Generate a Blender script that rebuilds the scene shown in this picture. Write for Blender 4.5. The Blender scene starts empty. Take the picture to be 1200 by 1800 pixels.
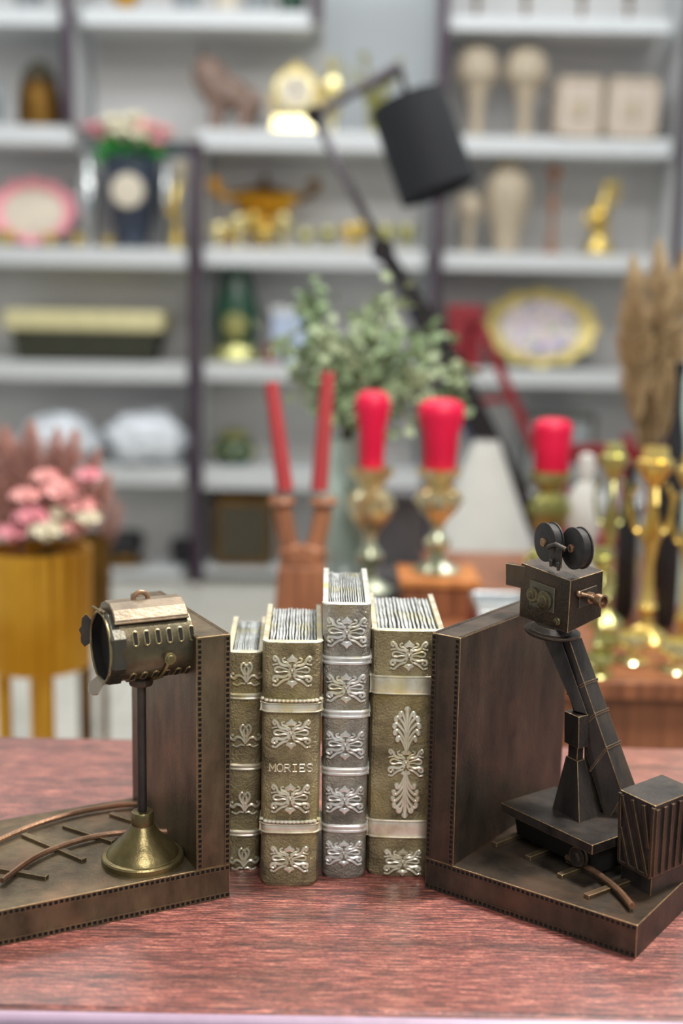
import bpy, bmesh, math, random
from mathutils import Vector, Matrix, Euler, noise
random.seed(7)
sc = bpy.context.scene
COL = sc.collection
PI = math.pi

# ------------------------------------------------------------------ camera
F_PX, PITCH, ROLL, CAM_H = 2153.6, 0.1591, -0.0173, 0.4014
cam_d = bpy.data.cameras.new('camera')
cam = bpy.data.objects.new('camera', cam_d); COL.objects.link(cam)
cam_d.sensor_fit = 'VERTICAL'; cam_d.sensor_height = 36.0
cam_d.lens = 36.0 * F_PX / 1800.0
cam_d.clip_start = 0.02; cam_d.clip_end = 50
_c, _s = math.cos(PITCH), math.sin(PITCH)
R_ = Matrix(((1, 0, 0), (0, _s, -_c), (0, _c, _s)))          # columns: right, up, back
cam.matrix_world = Matrix.Translation((0, 0, CAM_H)) @ (R_ @ Matrix.Rotation(-ROLL, 3, 'Z')).to_4x4()
cam_d.dof.use_dof = True
cam_d.dof.focus_distance = 0.85
cam_d.dof.aperture_fstop = 2.8
sc.camera = cam

# ------------------------------------------------------------------ look
vs = sc.view_settings
vs.view_transform = 'Standard'; vs.look = 'None'; vs.gamma = 1.0; vs.use_curve_mapping = False
vs.exposure = 0.0

# ------------------------------------------------------------------ light
w = bpy.data.worlds.new('world'); sc.world = w; w.use_nodes = True
w.node_tree.nodes['Background'].inputs[0].default_value = (0.88, 0.93, 1.0, 1)
w.node_tree.nodes['Background'].inputs[1].default_value = 0.33

def area(name, loc, target, size, power, color=(1, 1, 1), sizey=None):
    l = bpy.data.lights.new(name, 'AREA'); l.energy = power; l.color = color
    l.shape = 'RECTANGLE'; l.size = size; l.size_y = sizey or size
    o = bpy.data.objects.new(name, l); COL.objects.link(o); o.location = loc
    o.rotation_euler = (Vector(target) - Vector(loc)).to_track_quat('-Z', 'Y').to_euler()
    return o
area('key_light', (0.44, 0.94, 1.50), (0.02, 0.78, 0.05), 0.20, 32, (1.0, 0.95, 0.88))
area('fill_light', (0.25, -0.35, 1.5), (0, 0.85, 0.05), 0.5, 17, (1.0, 0.97, 0.95))
area('ceiling_light_front', (0.0, 2.6, 1.94), (0.0, 2.6, 0), 2.2, 38, (1.0, 0.97, 0.93), 0.5)
area('ceiling_light_rear', (0.0, 3.75, 1.94), (0.0, 4.9, 0.3), 4.2, 34, (0.93, 0.97, 1.0), 0.35)

# ------------------------------------------------------------------ projection helpers (a pixel of the photograph to a point of the place)
_cr, _sr = math.cos(ROLL), math.sin(ROLL)
def ray(px, py):
    X, Y = px - 600, 900 - py
    X, Y = X * _cr + Y * _sr, -X * _sr + Y * _cr
    return Vector((X / F_PX, _c + Y / F_PX * _s, -_s + Y / F_PX * _c))
def at(px, py, D):
    r = ray(px, py); return Vector((0, 0, CAM_H)) + r * (D / r.y)
def atz(px, py, z):
    r = ray(px, py); return Vector((0, 0, CAM_H)) + r * ((z - CAM_H) / r.z)
def mpp(D): return D / F_PX * 1.01

# ------------------------------------------------------------------ materials
def lin(r, g, b):
    f = lambda v: (v / 255 / 12.92) if v / 255 <= 0.04045 else ((v / 255 + 0.055) / 1.055) ** 2.4
    return (f(r), f(g), f(b), 1)
def newmat(name):
    m = bpy.data.materials.new(name); m.use_nodes = True
    nt = m.node_tree; return m, nt, nt.nodes['Principled BSDF']
def N(nt, kind, **kw):
    n = nt.nodes.new(kind)
    for k, v in kw.items():
        if k in n.inputs.keys(): n.inputs[k].default_value = v
        else: setattr(n, k, v)
    return n
def ramp(nt, src, stops):
    r = nt.nodes.new('ShaderNodeValToRGB'); e = r.color_ramp.elements
    while len(e) < len(stops): e.new(0.5)
    for i, (p, c) in enumerate(stops): e[i].position = p; e[i].color = c
    nt.links.new(src, r.inputs[0]); return r.outputs[0]
def mix(nt, fac, a, b, mode='MIX'):
    n = nt.nodes.new('ShaderNodeMix'); n.data_type = 'RGBA'; n.blend_type = mode
    for v, i in ((fac, 0), (a, 6), (b, 7)):
        if hasattr(v, 'links'): nt.links.new(v, n.inputs[i])
        else: n.inputs[i].default_value = v
    return n.outputs[2]
def coords(nt, scale=(1, 1, 1)):
    tc = nt.nodes.new('ShaderNodeTexCoord'); mp = nt.nodes.new('ShaderNodeMapping')
    mp.inputs['Scale'].default_value = scale
    nt.links.new(tc.outputs['Object'], mp.inputs[0]); return mp.outputs[0]
def tex(nt, co, scale, detail=4, rough=0.6, kind='ShaderNodeTexNoise'):
    n = nt.nodes.new(kind); n.inputs['Scale'].default_value = scale
    if 'Detail' in n.inputs.keys(): n.inputs['Detail'].default_value = detail
    if 'Roughness' in n.inputs.keys(): n.inputs['Roughness'].default_value = rough
    nt.links.new(co, n.inputs['Vector']); return n
def bump(nt, p, h, strength, dist):
    b = nt.nodes.new('ShaderNodeBump'); b.inputs['Strength'].default_value = strength
    b.inputs['Distance'].default_value = dist
    nt.links.new(h, b.inputs['Height']); nt.links.new(b.outputs[0], p.inputs['Normal']); return b
def plain(name, col, rough=0.5, metal=0.0, var=0.12, scale=18, spec=None, trans=0.0, bumpd=0.0, em=None):
    m, nt, p = newmat(name)
    co = coords(nt); n = tex(nt, co, scale, 3)
    a = tuple(c * (1 - var) for c in col[:3]) + (1,); b = tuple(min(1, c * (1 + var)) for c in col[:3]) + (1,)
    nt.links.new(ramp(nt, n.outputs['Fac'], [(0.3, a), (0.7, b)]), p.inputs['Base Color'])
    p.inputs['Roughness'].default_value = rough; p.inputs['Metallic'].default_value = metal
    if trans: p.inputs['Transmission Weight'].default_value = trans
    if bumpd: bump(nt, p, n.outputs['Fac'], 0.6, bumpd)
    return m
def edge_mask(nt, radius, lo=0.02, hi=0.16):
    bv = nt.nodes.new('ShaderNodeBevel'); bv.samples = 4; bv.inputs['Radius'].default_value = radius
    g = nt.nodes.new('ShaderNodeNewGeometry')
    d = nt.nodes.new('ShaderNodeVectorMath'); d.operation = 'DOT_PRODUCT'
    nt.links.new(bv.outputs[0], d.inputs[0]); nt.links.new(g.outputs['Normal'], d.inputs[1])
    s = nt.nodes.new('ShaderNodeMath'); s.operation = 'SUBTRACT'; s.inputs[0].default_value = 1
    nt.links.new(d.outputs['Value'], s.inputs[1])
    mr = nt.nodes.new('ShaderNodeMapRange'); mr.inputs['From Min'].default_value = lo; mr.inputs['From Max'].default_value = hi
    nt.links.new(s.outputs[0], mr.inputs['Value']); return mr.outputs[0]
def bronze(name, dark, mid, warm, edge, metal=0.6, rough=0.42, wear=0.0007, stretch=(1, 1, 0.35), bd=0.0004):
    m, nt, p = newmat(name); co = coords(nt, stretch); co2 = coords(nt)
    n1 = tex(nt, co, 38, 6, 0.65); n2 = tex(nt, co2, 22, 3); n3 = tex(nt, co2, 420, 3)
    base = ramp(nt, n1.outputs['Fac'], [(0.32, dark), (0.68, mid)])
    wf = ramp(nt, n2.outputs['Fac'], [(0.5, (0, 0, 0, 1)), (0.72, (0.75, 0.75, 0.75, 1))])
    base = mix(nt, wf, base, warm)
    em = edge_mask(nt, wear)
    nz = ramp(nt, n3.outputs['Fac'], [(0.30, (0.25, 0.25, 0.25, 1)), (0.6, (1, 1, 1, 1))])
    mu = nt.nodes.new('ShaderNodeMath'); mu.operation = 'MULTIPLY'; nt.links.new(em, mu.inputs[0]); nt.links.new(nz, mu.inputs[1])
    base = mix(nt, mu.outputs[0], base, edge)
    nt.links.new(base, p.inputs['Base Color'])
    p.inputs['Metallic'].default_value = metal; p.inputs['Roughness'].default_value = rough
    bump(nt, p, n3.outputs['Fac'], 0.55, bd)
    return m
M = {}
M['bronze'] = bronze('antique_bronze', lin(70, 60, 46), lin(122, 108, 84), lin(140, 112, 88), lin(232, 204, 146))
M['bronze_dark'] = bronze('dark_antique_bronze', lin(50, 44, 40), lin(94, 83, 71), lin(106, 84, 68), lin(206, 166, 124))
M['iron'] = bronze('blackened_bronze', lin(40, 38, 38), lin(80, 74, 70), lin(98, 84, 70), lin(206, 172, 128), metal=0.5, wear=0.0006)
M['brass'] = bronze('worn_brass', lin(92, 82, 54), lin(146, 132, 90), lin(160, 136, 84), lin(240, 226, 176), metal=0.8, rough=0.34)
M['rail'] = bronze('copper_rail', lin(112, 88, 70), lin(176, 138, 110), lin(176, 122, 94), lin(230, 190, 150), metal=0.65, rough=0.36)
M['strip'] = bronze('film_strip_bronze', lin(78, 66, 50), lin(124, 108, 84), lin(134, 106, 82), lin(190, 162, 112), wear=0.00018)
M['strip_dark'] = bronze('dark_film_strip_bronze', lin(54, 46, 42), lin(92, 80, 68), lin(112, 84, 68), lin(160, 126, 94), wear=0.00018)
M['edge'] = bronze('rubbed_bright_edge', lin(120, 96, 70), lin(214, 180, 132), lin(176, 132, 96), lin(232, 206, 160), metal=0.75, rough=0.32, stretch=(6, 6, 6))
M['hole'] = plain('recess_black', lin(20, 16, 12), 0.9)

def leather(name, dark, mid, hi, tint, metal=0.45, bd=0.0013, vs_=520):
    m, nt, p = newmat(name); co = coords(nt)
    v = tex(nt, co, vs_, kind='ShaderNodeTexVoronoi'); n1 = tex(nt, co, 30, 4); n2 = tex(nt, co, 17, 3)
    base = ramp(nt, n1.outputs['Fac'], [(0.35, dark), (0.65, mid)])
    tf = ramp(nt, n2.outputs['Fac'], [(0.5, (0, 0, 0, 1)), (0.7, (0.7, 0.7, 0.7, 1))])
    base = mix(nt, tf, base, tint)
    vf = ramp(nt, v.outputs['Distance'], [(0.15, (0.95, 0.95, 0.95, 1)), (0.48, (0, 0, 0, 1))])
    base = mix(nt, vf, base, hi)
    em = edge_mask(nt, 0.0008, 0.03, 0.2)
    base = mix(nt, em, base, hi)
    nt.links.new(base, p.inputs['Base Color'])
    p.inputs['Metallic'].default_value = metal; p.inputs['Roughness'].default_value = 0.30
    inv = nt.nodes.new('ShaderNodeMath'); inv.operation = 'SUBTRACT'; inv.inputs[0].default_value = 1
    nt.links.new(v.outputs['Distance'], inv.inputs[1])
    bump(nt, p, inv.outputs[0], 0.75, bd)
    return m
M['leather'] = leather('gold_grained_leather', lin(106, 94, 68), lin(194, 180, 138), lin(226, 216, 178), lin(190, 170, 98))
M['leather2'] = leather('silver_grained_leather', lin(108, 102, 92), lin(198, 192, 178), lin(236, 232, 220), lin(184, 166, 110))
def relief(name, a, b, c, metal=0.5):
    m, nt, p = newmat(name); co = coords(nt)
    n1 = tex(nt, co, 70, 3); n2 = tex(nt, co, 26, 2)
    base = ramp(nt, n1.outputs['Fac'], [(0.35, a), (0.6, b)])
    tf = ramp(nt, n2.outputs['Fac'], [(0.55, (0, 0, 0, 1)), (0.7, (0.8, 0.8, 0.8, 1))])
    nt.links.new(mix(nt, tf, base, c), p.inputs['Base Color'])
    p.inputs['Metallic'].default_value = metal; p.inputs['Roughness'].default_value = 0.3
    bump(nt, p, n1.outputs['Fac'], 0.3, 0.0004)
    return m
M['relief'] = relief('champagne_relief', lin(206, 198, 168), lin(240, 236, 216), lin(240, 222, 130))
M['relief2'] = relief('silver_relief', lin(208, 208, 200), lin(244, 244, 240), lin(236, 222, 140))
M['page'] = relief('silvered_pages', lin(176, 182, 182), lin(222, 228, 230), lin(214, 210, 168), 0.15)
M['groove'] = plain('page_groove_patina', lin(70, 68, 60), 0.6, 0.1, 0.3, 90)

def wood_table():
    m, nt, p = newmat('red_mahogany_laminate'); co = coords(nt, (5, 70, 5)); co2 = coords(nt, (1.2, 11, 1)); co3 = coords(nt)
    n1 = tex(nt, co, 8, 8, 0.75); n2 = tex(nt, co2, 5, 4, 0.6); n3 = tex(nt, coords(nt, (1, 4, 1)), 300, 3, 0.8)
    base = ramp(nt, n1.outputs['Fac'], [(0.36, lin(66, 40, 40)), (0.45, lin(118, 64, 59)), (0.52, lin(168, 90, 80)), (0.61, lin(228, 152, 130))])
    d = ramp(nt, n2.outputs['Fac'], [(0.40, (0.50, 0.50, 0.50, 1)), (0.50, (0.85, 0.82, 0.82, 1)), (0.60, (0.92, 0.90, 0.90, 1))])
    base = mix(nt, 1.0, base, d, 'MULTIPLY')
    d2 = ramp(nt, n3.outputs['Fac'], [(0.40, (0.42, 0.40, 0.40, 1)), (0.50, (0.95, 0.95, 0.95, 1)), (0.62, (1.45, 1.45, 1.45, 1))])
    base = mix(nt, 1.0, base, d2, 'MULTIPLY')
    nt.links.new(base, p.inputs['Base Color'])
    p.inputs['Roughness'].default_value = 0.40
    p.inputs['Specular IOR Level'].default_value = 0.6
    p.inputs['Coat Weight'].default_value = 1.0; p.inputs['Coat Roughness'].default_value = 0.28; p.inputs['Coat IOR'].default_value = 1.9
    bump(nt, p, n3.outputs['Fac'], 0.7, 0.0011)
    return m
M['table'] = wood_table()
def grain(name, a, b, rough=0.4, sc_=(30, 30, 2)):
    m, nt, p = newmat(name); n = tex(nt, coords(nt, sc_), 2.2, 6, 0.65)
    nt.links.new(ramp(nt, n.outputs['Fac'], [(0.35, a), (0.65, b)]), p.inputs['Base Color'])
    p.inputs['Roughness'].default_value = rough; return m
M['display_wood'] = grain('orange_brown_wood', lin(112, 66, 44), lin(158, 100, 66))
M['display_wood_light'] = grain('honey_wood', lin(178, 108, 56), lin(224, 148, 82))
M['copper_wood'] = grain('carved_copper_wood', lin(122, 78, 54), lin(176, 118, 84), 0.45)
M['tan_wood'] = grain('pale_tan_wood', lin(158, 146, 128), lin(196, 180, 156), 0.6)
M['pale_box'] = grain('pale_pink_tan_wood', lin(172, 158, 148), lin(204, 188, 174), 0.6)
def gold(name, a, b, rough=0.25, scale=9):
    m, nt, p = newmat(name); n = tex(nt, coords(nt), scale, 4)
    nt.links.new(ramp(nt, n.outputs['Fac'], [(0.35, a), (0.65, b)]), p.inputs['Base Color'])
    p.inputs['Metallic'].default_value = 0.85; p.inputs['Roughness'].default_value = rough; return m
M['gold'] = gold('yellow_gold', lin(206, 172, 84), lin(244, 222, 140), 0.3)
M['gold_pale'] = gold('pale_gold', lin(228, 212, 146), lin(252, 244, 200), 0.2)
M['gold_ochre'] = gold('ochre_gold', lin(208, 146, 36), lin(244, 190, 74), 0.36, 3)
M['gold_green'] = gold('greenish_gold', lin(160, 158, 96), lin(216, 214, 150), 0.3)
M['gold_brown'] = gold('brown_gold', lin(92, 64, 26), lin(130, 96, 42), 0.5)
M['silver'] = gold('silver_plate', lin(196, 202, 204), lin(232, 238, 240), 0.2)
M['white_board'] = plain('white_lacquer_board', lin(202, 205, 207), 0.45, var=0.03)
M['grey_back'] = plain('grey_back_board', lin(214, 213, 212), 0.7, var=0.03, scale=3)
M['purple'] = plain('dark_purple_edging', lin(48, 28, 46), 0.5, var=0.2, scale=5)
M['wall'] = plain('cool_white_paint', lin(238, 244, 248), 0.8, var=0.02, scale=2)
M['ceil'] = plain('ceiling_white', lin(235, 235, 232), 0.85, var=0.02)
def floor_mat():
    m, nt, p = newmat('beige_floor_tiles')
    b = nt.nodes.new('ShaderNodeTexBrick'); b.offset = 0
    for k, v in (('Scale', 1.0), ('Brick Width', 0.6), ('Row Height', 0.6), ('Mortar Size', 0.004)): b.inputs[k].default_value = v
    b.inputs['Color1'].default_value = lin(206, 204, 194); b.inputs['Color2'].default_value = lin(216, 214, 204); b.inputs['Mortar'].default_value = lin(160, 156, 148)
    nt.links.new(coords(nt), b.inputs['Vector'])
    n = tex(nt, coords(nt), 5, 6)
    nt.links.new(mix(nt, 0.35, b.outputs[0], ramp(nt, n.outputs['Fac'], [(0.3, lin(180, 178, 168)), (0.7, lin(226, 226, 220))])), p.inputs['Base Color'])
    p.inputs['Roughness'].default_value = 0.25; return m
M['floor'] = floor_mat()
M['black_shade'] = plain('black_fabric_shade', lin(24, 28, 36), 0.75, var=0.1, scale=40)
M['arm_dark'] = plain('charcoal_lamp_metal', lin(30, 25, 29), 0.5, 0.2)
M['arm_grey'] = plain('grey_lamp_metal', lin(96, 92, 100), 0.45, 0.3)
M['arm_blue'] = plain('slate_blue_paint', lin(84, 92, 122), 0.5)
M['red_paint'] = plain('deep_red_paint', lin(140, 28, 40), 0.45, var=0.15)
M['mercury'] = gold('mottled_green_silver_glass', lin(150, 160, 132), lin(226, 232, 208), 0.28, 40)
M['mercury_gold'] = gold('mottled_amber_silver_glass', lin(214, 166, 84), lin(226, 228, 196), 0.28, 34)
M['candle'] = plain('bright_red_wax', lin(222, 6, 66), 0.5, var=0.04)
M['taper'] = plain('matte_red_wax', lin(178, 62, 66), 0.55, var=0.06)
M['black'] = plain('black_ceramic', lin(30, 30, 34), 0.35)
M['navy'] = plain('navy_ceramic', lin(48, 56, 72), 0.3, var=0.25, scale=9)
M['cream'] = plain('cream_ceramic', lin(214, 204, 186), 0.45)
M['dkgreen'] = plain('dark_green_glaze', lin(26, 66, 48), 0.25, var=0.3, scale=10)
M['green'] = plain('leaf_green', lin(50, 150, 60), 0.5, var=0.25, scale=40)
M['sage'] = plain('sage_leaf', lin(176, 192, 156), 0.6, var=0.2, scale=30)
M['sage_dk'] = plain('deep_sage_leaf', lin(140, 164, 124), 0.6, var=0.2, scale=30)
M['stem'] = plain('brown_stem', lin(96, 84, 58), 0.7)
M['petal_pink'] = plain('pink_petal', lin(250, 182, 178), 0.6, var=0.08, scale=40)
M['petal_white'] = plain('cream_petal', lin(240, 232, 204), 0.6, var=0.05, scale=40)
M['petal_rose'] = plain('rose_petal', lin(240, 160, 172), 0.6, var=0.1, scale=40)
M['dusty'] = plain('dusty_rose_dried_stems', lin(206, 160, 148), 0.8, var=0.15, scale=30)
M['pampas'] = plain('tan_pampas_fluff', lin(200, 176, 136), 0.9, var=0.15, scale=30)
M['plastic'] = plain('white_plastic_wrap', lin(228, 234, 242), 0.25, var=0.05, scale=14, bumpd=0.01)
M['lampwhite'] = plain('pale_grey_fabric', lin(206, 208, 204), 0.8, var=0.04)
M['brown_dk'] = plain('dark_brown_wicker', lin(62, 56, 40), 0.6, var=0.35, scale=40)
M['wicker'] = plain('black_green_wicker', lin(48, 54, 42), 0.6, var=0.4, scale=60)
M['lidcream'] = plain('cream_linen', lin(206, 198, 152), 0.7, var=0.08)
M['mottled'] = plain('mottled_pink_brown_resin', lin(128, 104, 92), 0.5, var=0.55, scale=26)
M['greyc'] = plain('grey_ceramic', lin(140, 146, 150), 0.4)
M['bluebox'] = plain('pale_blue_card', lin(176, 190, 216), 0.6)
M['gold_frame'] = plain('pale_yellow_gilt', lin(204, 186, 116), 0.4, 0.25, var=0.15, scale=30)
def glass():
    m, nt, p = newmat('pale_green_glass')
    p.inputs['Base Color'].default_value = (0.74, 0.9, 0.84, 1); p.inputs['Transmission Weight'].default_value = 0.5
    p.inputs['Roughness'].default_value = 0.05; p.inputs['IOR'].default_value = 1.35; return m
M['glass'] = glass()
def floral():
    m, nt, p = newmat('floral_painted_ground'); v = tex(nt, coords(nt), 17, 3)
    c = ramp(nt, v.outputs['Fac'], [(0.36, lin(96, 112, 160)), (0.45, lin(214, 206, 220)), (0.52, lin(220, 190, 196)), (0.58, lin(206, 214, 200)), (0.66, lin(104, 128, 96))])
    nt.links.new(c, p.inputs['Base Color']); return m
M['floral'] = floral()

# ------------------------------------------------------------------ mesh builder
class MB:
    def __init__(s): s.v = []; s.f = []; s.m = []; s.sm = []
    def add(s, vs, fs, mi=0, smooth=False):
        o = len(s.v); s.v += [tuple(v) for v in vs]
        for f in fs: s.f.append(tuple(i + o for i in f)); s.m.append(mi); s.sm.append(smooth)
        return s
    def hexa(s, bot, top, mi=0):       # four corners each, same winding
        return s.add(list(bot) + list(top), [(3, 2, 1, 0), (4, 5, 6, 7), (0, 1, 5, 4), (1, 2, 6, 5), (2, 3, 7, 6), (3, 0, 4, 7)], mi)
    def box(s, c, d, mi=0, rot=None, taper=1.0):
        x, y, z = d[0] / 2, d[1] / 2, d[2] / 2
        P = [Vector((a * x * k, b * y * k, cc * z)) for cc, k in ((-1, 1), (1, taper)) for a, b in ((-1, -1), (1, -1), (1, 1), (-1, 1))]
        if rot is not None: P = [rot @ p for p in P]
        P = [p + Vector(c) for p in P]
        return s.hexa(P[:4], P[4:], mi)
    def prism(s, poly, vec, mi=0, smooth=False):   # poly: list of 3d points (ccw seen from vec), extruded by vec
        n = len(poly); P = [Vector(p) for p in poly]; Q = [p + Vector(vec) for p in P]
        s.add(P + Q, [tuple(range(n))[::-1], tuple(range(n, 2 * n))], mi)
        return s.add(P + Q, [(i, (i + 1) % n, n + (i + 1) % n, n + i) for i in range(n)], mi, smooth)
    def lathe(s, prof, c=(0, 0, 0), seg=32, mi=0, axis=None, smooth=True, flute=0, amp=0.0, caps=True):
        c = Vector(c); rot = Matrix.Identity(3) if axis is None else Vector((0, 0, 1)).rotation_difference(Vector(axis)).to_matrix()
        V = []
        for r, z in prof:
            for k in range(seg):
                a = 2 * PI * k / seg; rr = r * (1 + amp * math.cos(flute * a)) if flute else r
                V.append(c + rot @ Vector((rr * math.cos(a), rr * math.sin(a), z)))
        F = []
        for i in range(len(prof) - 1):
            for k in range(seg):
                k2 = (k + 1) % seg; F.append((i * seg + k, i * seg + k2, (i + 1) * seg + k2, (i + 1) * seg + k))
        s.add(V, F, mi, smooth)
        if caps:
            if prof[0][0] > 1e-6: s.add(V[:seg], [tuple(range(seg))[::-1]], mi)
            if prof[-1][0] > 1e-6: s.add(V[-seg:], [tuple(range(seg))], mi)
        return s
    def cyl(s, a, b, r, r2=None, seg=24, mi=0, smooth=True):
        a, b = Vector(a), Vector(b); L = (b - a).length
        return s.lathe([(r, 0), (r if r2 is None else r2, L)], a, seg, mi, (b - a).normalized(), smooth)
    def ball(s, c, r, mi=0, seg=12, sq=(1, 1, 1)):
        V = []; F = []; n = seg // 2
        for i in range(n + 1):
            t = PI * i / n
            for k in range(seg):
                a = 2 * PI * k / seg
                V.append((c[0] + r * sq[0] * math.sin(t) * math.cos(a), c[1] + r * sq[1] * math.sin(t) * math.sin(a), c[2] + r * sq[2] * -math.cos(t)))
        for i in range(n):
            for k in range(seg):
                k2 = (k + 1) % seg; F.append((i * seg + k, i * seg + k2, (i + 1) * seg + k2, (i + 1) * seg + k))
        return s.add(V, F, mi, True)
    def tube(s, pts, rad, seg=8, mi=0, up=(0, 0, 1), flat=1.0, smooth=True):
        P = [Vector(p) for p in pts]; n = len(P); up = Vector(up)
        R = rad if isinstance(rad, (list, tuple)) else [rad] * n
        V = []
        for i, p in enumerate(P):
            t = (P[min(i + 1, n - 1)] - P[max(i - 1, 0)]).normalized()
            a = t.cross(up)
            if a.length < 1e-5: a = t.cross(Vector((1, 0.1, 0)))
            a.normalize(); b = a.cross(t).normalized()
            for k in range(seg):
                q = 2 * PI * (k + .5) / seg
                V.append(p + a * math.cos(q) * R[i] + b * math.sin(q) * R[i] * flat)
        F = [(i * seg + k, i * seg + (k + 1) % seg, (i + 1) * seg + (k + 1) % seg, (i + 1) * seg + k) for i in range(n - 1) for k in range(seg)]
        s.add(V, F, mi, smooth)
        s.add(V[:seg], [tuple(range(seg))[::-1]], mi); s.add(V[-seg:], [tuple(range(seg))], mi)
        return s
    def build(s, name, mats, parent=None, bevel=0.0, bseg=2, loc=None, rot=None, sub=0, edge=None):
        me = bpy.data.meshes.new(name); me.from_pydata(s.v, [], s.f); me.update()
        for i, p in enumerate(me.polygons): p.material_index = s.m[i]; p.use_smooth = s.sm[i]
        if not isinstance(mats, (list, tuple)): mats = [mats]
        for m in mats: me.materials.append(m)
        bm = bmesh.new(); bm.from_mesh(me); bmesh.ops.remove_doubles(bm, verts=bm.verts, dist=1e-6)
        bmesh.ops.recalc_face_normals(bm, faces=bm.faces)
        for e in bm.edges:
            if len(e.link_faces) == 2 and e.calc_face_angle(0) > 0.62: e.smooth = False
        if sub:
            es = [e for e in bm.edges if e.calc_length() > sub]
            while es:
                bmesh.ops.subdivide_edges(bm, edges=es, cuts=1, use_grid_fill=True)
                es = [e for e in bm.edges if e.calc_length() > sub]
        bm.to_mesh(me); bm.free()
        o = bpy.data.objects.new(name, me); COL.objects.link(o)
        if parent: o.parent = parent
        if loc is not None: o.location = loc
        if rot is not None: o.rotation_euler = rot
        if bevel:
            b = o.modifiers.new('bevel', 'BEVEL'); b.width = bevel; b.segments = bseg; b.limit_method = 'ANGLE'; b.angle_limit = 0.6
            if edge: me.materials.append(edge); b.material = len(me.materials) - 1
        return o
def tag(o, label, cat, group=None):
    o['label'] = label; o['category'] = cat
    if group: o['group'] = group
    return o
def thing(name, label, cat, loc=(0, 0, 0), rz=0.0, group=None):
    o = bpy.data.objects.new(name, None); COL.objects.link(o); o.location = loc; o.rotation_euler = (0, 0, rz)
    o.empty_display_size = 0.02
    return tag(o, label, cat, group)
def struct(name, mb, m, **kw):
    o = mb.build(name, m, **kw); o['kind'] = 'structure'; return o
def smooth_path(pts, n=6):      # Catmull-Rom
    P = [Vector(p) for p in pts]; out = []
    for i in range(len(P) - 1):
        p0, p1, p2, p3 = P[max(i - 1, 0)], P[i], P[i + 1], P[min(i + 2, len(P) - 1)]
        for k in range(n):
            t = k / n
            out.append(0.5 * ((2 * p1) + (-p0 + p2) * t + (2 * p0 - 5 * p1 + 4 * p2 - p3) * t * t + (-p0 + 3 * p1 - 3 * p2 + p3) * t ** 3))
    out.append(P[-1]); return out

# ================================================================== THE SETTING
FLOOR_Z, WALL_Y = -0.623, 5.25
struct('floor', MB().box((0, 1.6, FLOOR_Z - 0.05), (6.4, 7.6, 0.1)), M['floor'])
struct('ceiling', MB().box((0, 1.6, 2.05), (6.4, 7.6, 0.1)), M['ceil'])
struct('wall_back', MB().box((0, WALL_Y + 0.05, 0.7), (6.4, 0.1, 2.65)), M['wall'])
struct('wall_left', MB().box((-3.15, 1.6, 0.7), (0.1, 7.4, 2.65)), M['wall'])
struct('wall_right', MB().box((3.15, 1.6, 0.7), (0.1, 7.4, 2.65)), M['wall'])

# ---- front table
def front_table():
    t = thing('wooden_table', 'red mahogany table with a moulded front edge, carrying the bookends and books', 'table', (0, 0.89, FLOOR_Z))
    h = -FLOOR_Z; y0, y1, X = -0.228, 0.222, 0.75
    # top with bead moulding at the front: profile in the y-z plane, extruded along x
    prof = [(y0, 0), (y0 - .0008, -.0012), (y0 - .0024, -.0016), (y0 - .0036, -.0002), (y0 - .0068, .0002), (y0 - .0100, -.0012), (y0 - .0122, -.0046), (y0 - .0124, -.0085), (y0 - .0110, -.012), (y0 - .006, -.014), (y0 - .0055, -.017), (y0 - .012, -.020), (y0 - .012, -.026),
            (y0, -.030), (y1, -.030), (y1 + .006, -.024), (y1 + .006, -.004), (y1 + .003, 0)]
    MB().prism([(X, a, b + h) for a, b in prof[::-1]], (-2 * X, 0, 0)).build('tabletop', M['table'], t)
    lipm = plain('painted_lilac_sheen', lin(176, 154, 176), 0.3, var=.06, scale=60)  # reflection along the lip painted in as a lighter lilac colour
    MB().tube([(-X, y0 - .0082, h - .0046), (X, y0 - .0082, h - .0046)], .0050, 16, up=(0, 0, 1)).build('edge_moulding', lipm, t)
    MB().box((0, 0, h - .065), (1.36, 0.36, 0.07)).build('apron', M['table'], t, bevel=.002)
    for sx in (-1, 1):
        for sy in (-1, 1):
            MB().box((sx * .68, sy * .17, (h - .03) / 2), (.05, .05, h - .03), taper=1.0).build('leg', M['table'], t, bevel=.003)
front_table()

# ================================================================== LEFT BOOKEND: spotlight
LX, LY, LA = -0.0732, 0.8007, 0.4802
RX, RY, RA = 0.0640, 0.8201, 0.6339
HB = 0.1885
def Lloc(P):
    dx, dy = P[0] - LX, P[1] - LY
    return Vector((dx * math.cos(LA) + dy * math.sin(LA), -dx * math.sin(LA) + dy * math.cos(LA), P[2]))
def Rloc(P):
    dx, dy = P[0] - RX, P[1] - RY
    return Vector((dx * math.cos(RA) - dy * math.sin(RA), dx * math.sin(RA) + dy * math.cos(RA), P[2]))

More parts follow.
